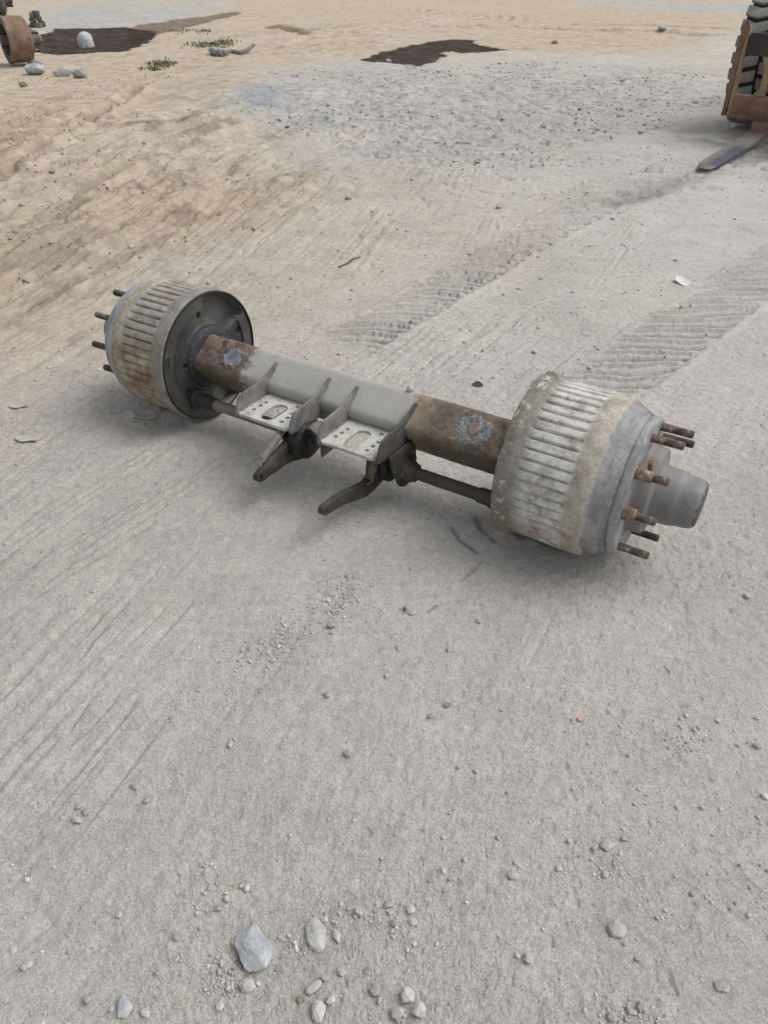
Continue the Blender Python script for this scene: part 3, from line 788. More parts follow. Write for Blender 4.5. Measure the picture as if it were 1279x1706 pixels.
profL = [(.640, .222), (.606, .2235), (.601, .2255), (.600, .2285), (.603, .2315), (.610, .232), (.622, .2315), (.634, .2305), (.645, .2285), (.652, .2265)]
profL += [(.655 + .150 * i_ / 22, .2262 - .0004 * i_ / 22) for i_ in range(23)]
profL += [(.815, .2262), (.832, .2256), (.846, .2238), (.858, .2205), (.870, .2165), (.880, .2122), (.890, .2065), (.898, .2000), (.903, .1960), (.905, .1925), (.908, .1922), (.910, .1945), (.917, .1925), (.923, .1870), (.926, .1800), (.9262, .110)]
def make_drum(sgn, prof, mat, jag, lab):
    bm = bmesh.new()
    f = rib_fun(.652 if sgn > 0 else .656, .795 if sgn > 0 else .806, .0095 if sgn > 0 else .0085, 3.3 if sgn > 0 else 8.8, jag)
    rings = lathe(bm, [(sgn * s, r) for s, r in prof], NR * 10, rfun=f)
    # drum bore
    o = finish(bm, 'brake_drum', mat, axle, UP, smooth=48)
    o['label'] = lab
    return o
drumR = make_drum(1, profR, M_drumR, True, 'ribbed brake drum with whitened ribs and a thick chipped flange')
drumL = make_drum(-1, profL, M_drumL, False, 'ribbed brake drum with tan rusty ribs and rounded grey shoulder')

# studs (threaded), one mesh reused
def stud_mesh(name, mat, length, r=0.0108):
    bm = bmesh.new()
    prof = [(-0.012, r), (length * 0.36, r), (length * 0.38, r * 0.93)]
    x = length * 0.38
    while x < length - 0.004:
        prof += [(x + 0.0010, r * 1.03), (x + 0.0022, r * 0.90)]
        x += 0.0026
    prof += [(length - 0.002, r * 0.9), (length, r * 0.72)]
    rg = lathe(bm, prof, 16)
    cap(bm, rg[0]); cap(bm, rg[-1])
    return finish(bm, name, mat, None, smooth=30)
def put_studs(drum, sgn, specs):
    for (ang, tip, mat_) in specs:
        L = tip - 0.924
        o = stud_mesh('stud', mat_, L)
        o.parent = drum
        a = R(ang)
        o.location = (sgn * 0.924, 0.1675 * math.cos(a), 0.1675 * math.sin(a))
        if sgn < 0: o.rotation_euler = (0, 0, math.pi)
put_studs(drumR, 1, [(98, 1.007, M_stud), (62, 1.009, M_stud), (30, 1.009, M_studD), (136.5, 1.007, M_stud), (172, 1.008, M_stud), (-136, 1.007, M_stud), (-79, 1.001, M_studD), (-44, 1.0, M_studD), (-8, 1.0, M_studD)])
put_studs(drumL, -1, [(66 - 36 * q, 1.006, M_studD if q % 3 else M_stud) for q in range(1, 7)] + [(62, 1.005, M_studD), (101.5, 1.003, M_studD), (138.5, 1.009, M_stud), (174.5, 1.009, M_studD), (211, 1.010, M_studD)][:5])
def collar(ang, s0, s1, r, squash, mat, parent, seed):
    bm = bmesh.new()
    a = R(ang)
    c = (0.1675 * math.cos(a), 0.1675 * math.sin(a))
    def f(s, rr, t): return rr * (1 + 0.16 * mnoise.noise(Vector((s * 60, math.cos(t) * 2, math.sin(t) * 2 + seed)))) * (1 + squash * math.cos(2 * (t - a)))
    rg = lathe(bm, [(s0, r * 0.9), (s0 + 0.004, r), ((s0 + s1) / 2, r * 1.05), (s1 - 0.003, r), (s1, r * 0.7)], 20, center=c, rfun=f)
    cap(bm, rg[-1])
    finish(bm, 'rust_collar', mat, parent, smooth=60)
collar(172, 0.925, 0.957, 0.0165, 0.0, M_orange, drumR, 1.0)
collar(136.5, 0.925, 0.968, 0.0150, 0.1, M_orange, drumR, 4.0)
# rusty clip standing on the shoulder beside one stud
bm = bmesh.new()
a_ = R(120)
for t in range(1):
    rot = Matrix.Rotation(a_ - math.pi / 2, 3, 'X')
    box(bm, (0.951, 0.150 * math.cos(R(124)), 0.150 * math.sin(R(124))), (0.012, 0.022, 0.05), 0.003, rot)
finish(bm, 'rust_clip', M_orange, drumR)

# hubs
def make_hub(sgn):
    bm = bmesh.new()
    prof = [(.9245, .128), (.930, .121), (.940, .1185), (.9615, .1165), (.9655, .113), (.967, .084), (.970, .0795), (.985, .0765), (1.012, .0755), (1.028, .0735), (1.032, .0705)]
    def f(s, r, a): return r * (1 + (0.012 * math.cos(5 * a + 0.6) if r > 0.1 else 0.0) + 0.004 * mnoise.noise(Vector((s * 20, math.cos(a) * 3, math.sin(a) * 3))))
    lathe(bm, [(sgn * s, r) for s, r in prof], 80, rfun=f)
    h = finish(bm, 'wheel_hub', M_hub, axle, UP, smooth=40)
    bm = bmesh.new()
    prof = [(1.028, .0720), (1.034, .0712), (1.038, .0698), (1.050, .0692), (1.064, .0672), (1.074, .0642), (1.080, .0602), (1.0835, .0540), (1.0845, .046), (1.0845, .002)]
    rg = lathe(bm, [(sgn * s, r) for s, r in prof], 72, rfun=lambda s, r, a: r * (1 + 0.006 * mnoise.noise(Vector((s * 30, math.cos(a) * 4, math.sin(a) * 4)))))
    cap(bm, rg[-1])
    finish(bm, 'hub_cap', M_hub, h, smooth=40)
    return h
hubR = make_hub(1); hubL = make_hub(-1)

# backing plates (dust shields) inside the drums
def make_backing(sgn):
    bm = bmesh.new()
    rs = [0.055 + (0.2235 - 0.055) * i_ / 66 for i_ in range(67)]
    na_ = 300
    S0 = 0.603
    def hgt(r, deg):
        h = 0.0
        h += 0.007 * float(sstep(np.float64(r), 0.174, 0.178))             # raised outer band
        d = (deg + 180) % 360 - 180
        if -15 < d < 110:                                                  # big rounded window
            ca = 59; half = 30.5
            da = (abs(d - ca) - half) * math.pi / 180 * r
            dr = max(0.112 - r, r - 0.214)
            m = max(da, dr)
            if da > -0.018 and dr > -0.018: m = math.hypot(da + 0.018, dr + 0.018) - 0.018
            h -= (0.042 + 0.007 * (r > 0.176)) * (1 - float(sstep(np.float64(m), -0.003, 0.003)))
        if -100 < d < -50:
            da = (abs(d + 76) - 15) * math.pi / 180 * r; dr = max(0.125 - r, r - 0.30)
            h -= (0.030 + 0.007 * (r > 0.176)) * (1 - float(sstep(np.float64(max(da, dr)), -0.002, 0.002)))
        for (hr, ha, rr) in ((0.157, 97, 0.010), (0.166, 14, 0.011), (0.118, 176, 0.009), (0.15, 215, 0.009)):
            q = math.hypot(r * math.cos(R(d)) - hr * math.cos(R(ha)), r * math.sin(R(d)) - hr * math.sin(R(ha)))
            h -= 0.012 * (1 - float(sstep(np.float64(q), rr * 0.75, rr)))
        h += 0.004 * (1 - float(sstep(np.float64(r), 0.118, 0.126)))
        return h
    grid = []
    for r in rs:
        grid.append([bm.verts.new((sgn * (S0 + 0.006 - hgt(r, 360 * t / na_)), r * math.cos(2 * math.pi * t / na_), r * math.sin(2 * math.pi * t / na_))) for t in range(na_)])
    for A, B in zip(grid, grid[1:]):
        for t in range(na_): bm.faces.new((A[t], A[(t + 1) % na_], B[(t + 1) % na_], B[t]))
    o = finish(bm, 'backing_plate', M_dark, axle, UP, smooth=40)
    o.data.materials.append(M_inner); o.data.materials.append(M_band)
    for p_ in o.data.polygons:
        cx_ = sum(abs(o.data.vertices[v_].co.x) for v_ in p_.vertices) / len(p_.vertices)
        c_ = p_.center
        if cx_ > S0 + 0.017: p_.material_index = 1
        elif math.hypot(c_.y, c_.z) > 0.177: p_.material_index = 2
    # the rolled outer lip against the drum bore
    bm = bmesh.new()
    ring = [(sgn * 0.600, 0.2238 * math.cos(t), 0.2238 * math.sin(t)) for t in [2 * math.pi * q / 160 for q in range(161)]]
    tube(bm, ring, 0.0038, 8, False)
    finish(bm, 'rolled_lip', M_black, o, smooth=80)
    # weld collar between plate and tube
    bm = bmesh.new()
    def f(s, r, a): return r * (1 + 0.03 * mnoise.noise(Vector((s * 40, math.cos(a) * 6, math.sin(a) * 6))))
    lathe(bm, [(sgn * .612, .112), (sgn * .600, .109), (sgn * .596, .104), (sgn * .592, .097), (sgn * .588, .092), (sgn * .590, .06)], 72, rfun=f)
    finish(bm, 'weld_collar', M_heat, o, smooth=50)
    # recessed brake plate seen through window and lower gap
    bm = bmesh.new()
    rg = lathe(bm, [(sgn * .675, .221), (sgn * .675, .07)], 90)
    finish(bm, 'brake_interior', M_inner, o)
    for (hr, ha, rr) in ((0.157, 97, 0.0085), (0.166, 14, 0.0095), (0.118, 176, 0.0075)):
        bm = bmesh.new()
        bmesh.ops.create_cone(bm, cap_ends=True, segments=16, radius1=rr * 0.8, radius2=rr * 0.6, depth=0.008,
                              matrix=Matrix.Translation((sgn * 0.612, hr * math.cos(R(ha)), hr * math.sin(R(ha)))) @ Matrix.Rotation(math.pi / 2, 4, 'Y'))
        finish(bm, 'inspection_plug', M_black, o)
    return o
plateL = make_backing(-1); plateR = make_backing(1)
# stamped outline on the outer band of the left plate
bm = bmesh.new()
def band_pt(r, deg): return Vector((-0.6015, r * math.cos(R(deg)), r * math.sin(R(deg))))
def band_bar(r0, d0, r1, d1): tube(bm, [band_pt(r0, d0), band_pt((r0 + r1) / 2, (d0 + d1) / 2), band_pt(r1, d1)], 0.0013, 6)
for s_ in (((0.196, 159), (0.196, 172)), ((0.210, 161), (0.210, 170.5)), ((0.196, 161), (0.210, 161)), ((0.196, 170), (0.210, 170.5)), ((0.201, 163), (0.201, 169)), ((0.196, 173.5), (0.211, 174.5))):
    band_bar(*s_[0], *s_[1])
finish(bm, 'stamped_mark', M_black, plateL, smooth=60)

# camshafts
CN, CU = -0.100, -0.120
def camshaft(sa, sb, mat, sleeve):
    bm = bmesh.new()
    rg = lathe(bm, [(sa, 0.017), (sa + math.copysign(0.004, sb - sa), 0.0192), (sb, 0.0192)], 32, center=(CN, CU))
    cap(bm, rg[0]); cap(bm, rg[-1])
    o = finish(bm, 'camshaft', mat, axle, UP)
    bm = bmesh.new()
    d = math.copysign(1, sb - sa)
    rg = lathe(bm, [(sb - d * .085, .0195), (sb - d * .083, .0235), (sb - d * .05, .0240), (sb - d * .048, .027), (sb - d * .035, .0275), (sb - d * .033, .024), (sb - d * .012, .024), (sb - d * .010, .034), (sb, .036)], 32, center=(CN, CU))
    finish(bm, 'bushing', sleeve, o)
    return o
camL = camshaft(-0.06, -0.592, M_shaftL, M_dark)
camR = camshaft(0.15, 0.592, M_shaft, M_dark)

# chamber brackets: plate with slot and holes, two curved gussets
def bracket(s0, s1, holes, slot, lab, dark_right):
    root = bpy.data.objects.new('chamber_bracket', None)
    COL.objects.link(root); root.parent = axle; root.location = UP
    root['label'] = lab
    nF, nB = -0.243, -0.082
    c = 0.022
    outer = [(s0, nB), (s0, nF + 0.008)] + arc(s0 + 0.008, nF + 0.008, 0.008, 180, 270, 4) + \
            arc(s1 - c, nF + c * 0.7, c * 0.7, 270, 320, 4) + [(s1, nF + c + 0.010), (s1, nB)]
    H_ = [circle(s, n, r, 16) for s, n, r in holes]
    sl0, sl1, nA, nBk = slot
    rr = (sl1 - sl0) / 2; cx = (sl0 + sl1) / 2
    H_.append(arc(cx, nA + rr, rr, 180, 360, 10) + arc(cx, nBk - rr, rr, 0, 180, 10))
    bm = bmesh.new()
    slab(bm, outer, H_, -0.022, -0.013, lambda p, q, t: (p, q, t))
    finish(bm, 'mounting_plate', M_plate, root, smooth=30)
    prof = [(-0.245, -0.024), (-0.2445, -0.012), (-0.240, 0.006), (-0.230, 0.026), (-0.219, 0.0375), (-0.198, 0.0405), (-0.172, 0.0415), (-0.146, 0.0430), (-0.120, 0.0460), (-0.095, 0.0505), (-0.070, 0.0570), (-0.052, 0.0655), (-0.041, 0.0725), (-0.035, 0.0755), (-0.025, 0.0690), (-0.024, 0.060), (-0.055, 0.020), (-0.06, -0.030), (-0.10, -0.034), (-0.20, -0.030)]
    for q, s in enumerate((s0 - 0.0045, s1 + 0.0045)):
        bm = bmesh.new()
        lean = 0.003 if q == 0 else -0.003
        slab(bm, prof, [], s - 0.0045, s + 0.0045, lambda p, q_, t: (t, p, q_))
        bevel_sharp(bm, 0.0012, 40, 2)
        finish(bm, 'gusset', M_gussetD if (dark_right and q == 1) else M_gusset, root, smooth=30)
    def bead(pts, r):
        P = [Vector(p) for p in pts]; Q = []
        for a, b in zip(P, P[1:]):
            n_ = max(2, int((b - a).length / 0.004))
            Q += [a + (b - a) * (t / n_) for t in range(n_)]
        Q.append(P[-1])
        rr = [r * (0.8 + 0.45 * math.sin(q * 2.1) ** 2 + 0.5 * mnoise.noise(Q[q] * 60)) for q in range(len(Q))]
        bm = bmesh.new(); tube(bm, Q, rr, 7)
        finish(bm, 'weld_bead', M_gusset, root, smooth=70)
    bead([(s0 + 0.0015, -0.225, -0.0125), (s0 + 0.0015, -0.10, -0.0125)], 0.0028)
    bead([(s1 - 0.0015, -0.215, -0.0125), (s1 - 0.0015, -0.10, -0.0125)], 0.0028)
    for s_ in (s0 + 0.0005, s1 + 0.0095):
        bead([tuple(top_face(s_, v_, 0.0008)) for v_ in (-0.90, -0.6, -0.3, -0.02)], 0.0030)
    return root
br1 = bracket(-0.268, -0.066, [(-0.237, -0.142, .0075), (-0.239, -0.169, .0075), (-0.241, -0.197, .0075), (-0.117, -0.213, .0078), (-0.117, -0.184, .0078), (-0.125, -0.156, .005), (-0.134, -0.112, .0075)], (-0.201, -0.149, -0.230, -0.125), 'chamber bracket left of the black slack adjuster, its plate stained', False)
br2 = bracket(0.049, 0.246, [(0.079, -0.143, .0075), (0.076, -0.170, .0075), (0.073, -0.197, .0075), (0.195, -0.212, .0078), (0.197, -0.184, .0078), (0.199, -0.158, .0075), (0.182, -0.113, .0075), (0.204, -0.120, .006)], (0.112, 0.161, -0.230, -0.120), 'chamber bracket next to the rusty tube end, outer gusset scorched dark', True)
# bent plate bridging the two brackets, arched over the black adjuster head
bm = bmesh.new()
top_ = [(-0.056, -0.075), (-0.054, -0.050), (-0.048, -0.030), (-0.036, -0.017), (-0.020, -0.012), (0.010, -0.012), (0.026, -0.017), (0.035, -0.030), (0.039, -0.050), (0.0395, -0.085)]
inn_ = [(0.0325, -0.085), (0.032, -0.052), (0.029, -0.034), (0.022, -0.024), (0.008, -0.019), (-0.019, -0.019), (-0.032, -0.023), (-0.042, -0.034), (-0.048, -0.053), (-0.050, -0.075)]
slab(bm, top_ + inn_, [], 0.0, 1.0, lambda p, q, t: (p, -0.145 - t * (0.037 + 0.46 * (p + 0.056)), q))
bevel_sharp(bm, 0.001, 60, 2)
finish(bm, 'bridge_plate', M_gusset, axle, UP, smooth=45)

# support plates holding the inner camshaft ends
def support(s, mat, lab=None):
    pts = [(-0.195, -0.026), (-0.060, -0.028), (-0.048, -0.085)] + arc(CN, CU, 0.054, 10, -160, 16) + [(-0.165, -0.105), (-0.185, -0.070)]
    bm = bmesh.new()
    slab(bm, pts, [], s - 0.005, s + 0.005, lambda p, q, t: (t, p, q))
    bevel_sharp(bm, 0.0015, 40, 2)
    o = finish(bm, 'camshaft_support', mat, axle, UP, smooth=30)
    bm = bmesh.new()
    rg = lathe(bm, [(s + 0.005, .047), (s + 0.008, .047), (s + 0.010, .036), (s + 0.024, .034), (s + 0.027, .030), (s + 0.038, .028), (s + 0.040, .0195)], 32, center=(CN, CU),
               rfun=lambda q, r, a: r * (1 + (0.10 * math.cos(3 * a + 0.5) if r > 0.04 else 0)))
    finish(bm, 'bearing_housing', mat, o)
    for a in (55, 175, 295):
        bm = bmesh.new()
        bmesh.ops.create_cone(bm, cap_ends=True, segments=6, radius1=0.0085, radius2=0.008, depth=0.012,
                              matrix=Matrix.Translation((s + 0.013, CN + 0.041 * math.cos(R(a)), CU + 0.041 * math.sin(R(a)))) @ Matrix.Rotation(math.pi / 2, 4, 'Y'))
        finish(bm, 'bolt', mat, o, smooth=20)
    return o
support(0.262, M_iron)
support(-0.165, M_iron)

# slack adjusters
def lever_outline(center, widths):
    """closed outline of a tapering lever along a centre line of (n, u) points, rounded at the far end"""
    L, Rr = [], []
    n = len(center)
    for q in range(n):
        a = Vector(center[max(q - 1, 0)]); b = Vector(center[min(q + 1, n - 1)])
        d = (b - a).normalized(); p = Vector((-d.y, d.x)); c = Vector(center[q])
        L.append(tuple(c + p * widths[q])); Rr.append(tuple(c - p * widths[q]))
    d = (Vector(center[-1]) - Vector(center[-2])).normalized()
    th = math.degrees(math.atan2(d.y, d.x))
    tip = arc(center[-1][0], center[-1][1], widths[-1], th + 80, th - 80, 8)
    return L + tip + Rr[::-1]
def adjuster(c, r, center, widths, s0, s1, sc0, sc1, mat_lever, lab, bolt, cc=None):
    root = bpy.data.objects.new('slack_adjuster', None)
    COL.objects.link(root); root.parent = axle; root.location = UP
    root['label'] = lab
    bm = bmesh.new()
    slab(bm, lever_outline(center, widths), [circle(*center[-1], widths[-1] * 0.45, 10)], s0, s1, lambda p, q, t: (t, p, q))
    bevel_sharp(bm, 0.003, 40, 2)
    finish(bm, 'lever', mat_lever, root, smooth=40)
    bm = bmesh.new()
    pts = [(c[0] + r * (1 + 0.07 * math.cos(3 * t + 1.0)) * math.cos(t), c[1] + r * (1 + 0.07 * math.cos(3 * t + 1.0)) * math.sin(t)) for t in [2 * math.pi * q / 40 for q in range(40)]]
    slab(bm, pts, [], s0 - 0.010, s1 + 0.010, lambda p, q, t: (t, p, q))
    bevel_sharp(bm, 0.006, 40, 3)
    finish(bm, 'adjuster_body', M_iron, root, smooth=40)
    bm = bmesh.new()
    rg = lathe(bm, [(sc0, r * 0.93), (sc0 + 0.6 * (sc1 - sc0), r * 0.93), (sc0 + 0.85 * (sc1 - sc0), r * 0.86), (sc1, r * 0.7), (sc1, r * 0.3), (sc1 + 0.006, r * 0.28)], 40, center=cc or c,
               rfun=lambda s, q, a: q * (1 + 0.02 * math.cos(7 * a)))
    cap(bm, rg[-1])
    finish(bm, 'cover', M_black, root, smooth=40)
    for (n_, u_, s_, r_) in bolt:
        bm = bmesh.new()
        rg = lathe(bm, [(s_ - 0.02, r_), (s_, r_), (s_ + 0.003, r_ * 0.8), (s_ + 0.003, r_ * 0.45), (s_ - 0.001, r_ * 0.4)], 18, center=(n_, u_))
        cap(bm, rg[-1])
        finish(bm, 'bolt', M_iron, root)
    return root
def spring(root, a, b, rad_, wire, turns, mat, hook):
    A, B = Vector(a), Vector(b)
    d = (B - A); L = d.length; d.normalize()
    u = Vector((1, 0, 0)); w = d.cross(u)
    n = turns * 12
    bm = bmesh.new()
    pts = []
    for q in range(n + 1):
        t = q / n
        an = 2 * math.pi * turns * t
        pts.append(A + d * (L * t) + (u * math.cos(an) + w * math.sin(an)) * rad_)
    tube(bm, pts, wire, 5)
    o = finish(bm, 'return_spring', mat, root, smooth=80)
    bm = bmesh.new()
    tube(bm, [B + u * rad_ * 0.9, B + d * 0.006 + u * rad_ * 0.5, B + d * 0.012] + [Vector(h) for h in hook], wire, 6)
    finish(bm, 'spring_hook', mat, o, smooth=80)
    return o
ad1 = adjuster((-0.122, -0.106), 0.065, [(-0.120, -0.106), (-0.175, -0.108), (-0.215, -0.104), (-0.255, -0.107), (-0.310, -0.113), (-0.366, -0.119)], [.058, .052, .041, .032, .024, .0165], -0.104, -0.084, -0.082, -0.040, M_iron,
               'slack adjuster with straight lever and black round cover', [(-0.157, -0.083, -0.032, 0.0100)], (-0.176, -0.078))
spring(ad1, (-0.112, -0.196, -0.026), (-0.108, -0.330, -0.083), 0.0112, 0.0017, 24, M_spring, [(-0.099, -0.345, -0.099), (-0.099, -0.357, -0.112), (-0.099, -0.366, -0.117)])
ad2 = adjuster((CN, CU), 0.058, [(-0.100, -0.122), (-0.130, -0.150), (-0.165, -0.163), (-0.200, -0.166), (-0.245, -0.153), (-0.300, -0.134), (-0.350, -0.124), (-0.402, -0.117)], [.053, .045, .032, .025, .0215, .0195, .018, .0150], 0.161, 0.181, 0.190, 0.225, M_lever2,
               'slack adjuster with bent rusty lever curving towards the front', [])
spring(ad2, (0.184, -0.140, -0.072), (0.184, -0.184, -0.136), 0.0115, 0.0017, 13, M_spring2, [(0.180, -0.196, -0.150), (0.178, -0.204, -0.158)])

# ------------------------------------------------------------------ stones
def stone_mesh(name, dims, angular, seed, mat):
    q = random.Random(seed)
    bm = bmesh.new()
    n = 12 if angular > 0.7 else (17 if angular > 0.35 else 26)
    for t in range(n):
        z = 1 - 2 * (t + 0.5) / n; a = t * 2.399963 + q.uniform(-0.5, 0.5) * (0.4 + angular)
        rr = math.sqrt(max(0, 1 - z * z))
        m = 1 - (0.12 + angular * 0.35) * q.random()
        bm.verts.new((rr * math.cos(a) * dims[0] * m, rr * math.sin(a) * dims[1] * m, z * dims[2] * m))
    r = bmesh.ops.convex_hull(bm, input=bm.verts[:])
    bmesh.ops.delete(bm, geom=[v for v in bm.verts if not v.link_faces], context='VERTS')
    off = min(dims) * (0.10 if angular > 0.35 else 0.22)
    bmesh.ops.bevel(bm, geom=bm.edges[:], offset=off, segments=2, profile=0.6, affect='EDGES', clamp_overlap=True)
    if max(dims) > 0.009:
        bmesh.ops.triangulate(bm, faces=bm.faces[:])
        bmesh.ops.subdivide_edges(bm, edges=bm.edges[:], cuts=2 if max(dims) > 0.016 else 1, use_grid_fill=True)
        for v in bm.verts:
            p_ = v.co / max(dims) + Vector((seed * 1.3, 0, 0))
            v.co += v.co.normalized() * min(dims) * (0.09 * mnoise.noise(p_ * 5) + 0.07 * mnoise.noise(p_ * 13))
    for v in bm.verts:
        v.co += v.co.normalized() * min(dims) * 0.07 * mnoise.noise(v.co / max(dims) * 3.1 + Vector((seed * 1.7, 0, 0)))
    return finish(bm, name, mat, None, smooth=32 if angular > 0.35 else 55)
def stone_mat(name, a, b, c, sc=26):
    k = NT(name)
    n1 = k.noise(sc, 7, 0.65); n2 = k.noise(sc * 9, 4, 0.7)
    col = k.ramp(n1, [(0.3, a), (0.5, b), (0.7, c)])
    col = k.mix(0.35, col, k.ramp(n2, [(0.3, 0.3), (0.7, 0.72)]), 'OVERLAY')
    # dust caught on the lower flanks
    geo = k.n('ShaderNodeNewGeometry')
    return k.done(col, 0.9, 0.0, k.bump(n2, 0.35, 0.003, k.bump(n1, 0.5, 0.008)), 0.2)
MS = {
 'pale': stone_mat('pale_limestone', (0.34, 0.328, 0.302), (0.43, 0.418, 0.388), (0.51, 0.496, 0.465)),
 'white': stone_mat('white_quartz', (0.42, 0.412, 0.385), (0.52, 0.512, 0.49), (0.60, 0.592, 0.57)),
 'blue': stone_mat('blue_grey_slate', (0.27, 0.285, 0.295), (0.38, 0.395, 0.405), (0.48, 0.485, 0.485), 14),
 'grey': stone_mat('dusty_grey_stone', (0.26, 0.25, 0.235), (0.35, 0.34, 0.315), (0.43, 0.415, 0.385)),
 'brown': stone_mat('brown_clod', (0.16, 0.125, 0.095), (0.24, 0.195, 0.15), (0.33, 0.28, 0.22)),
}
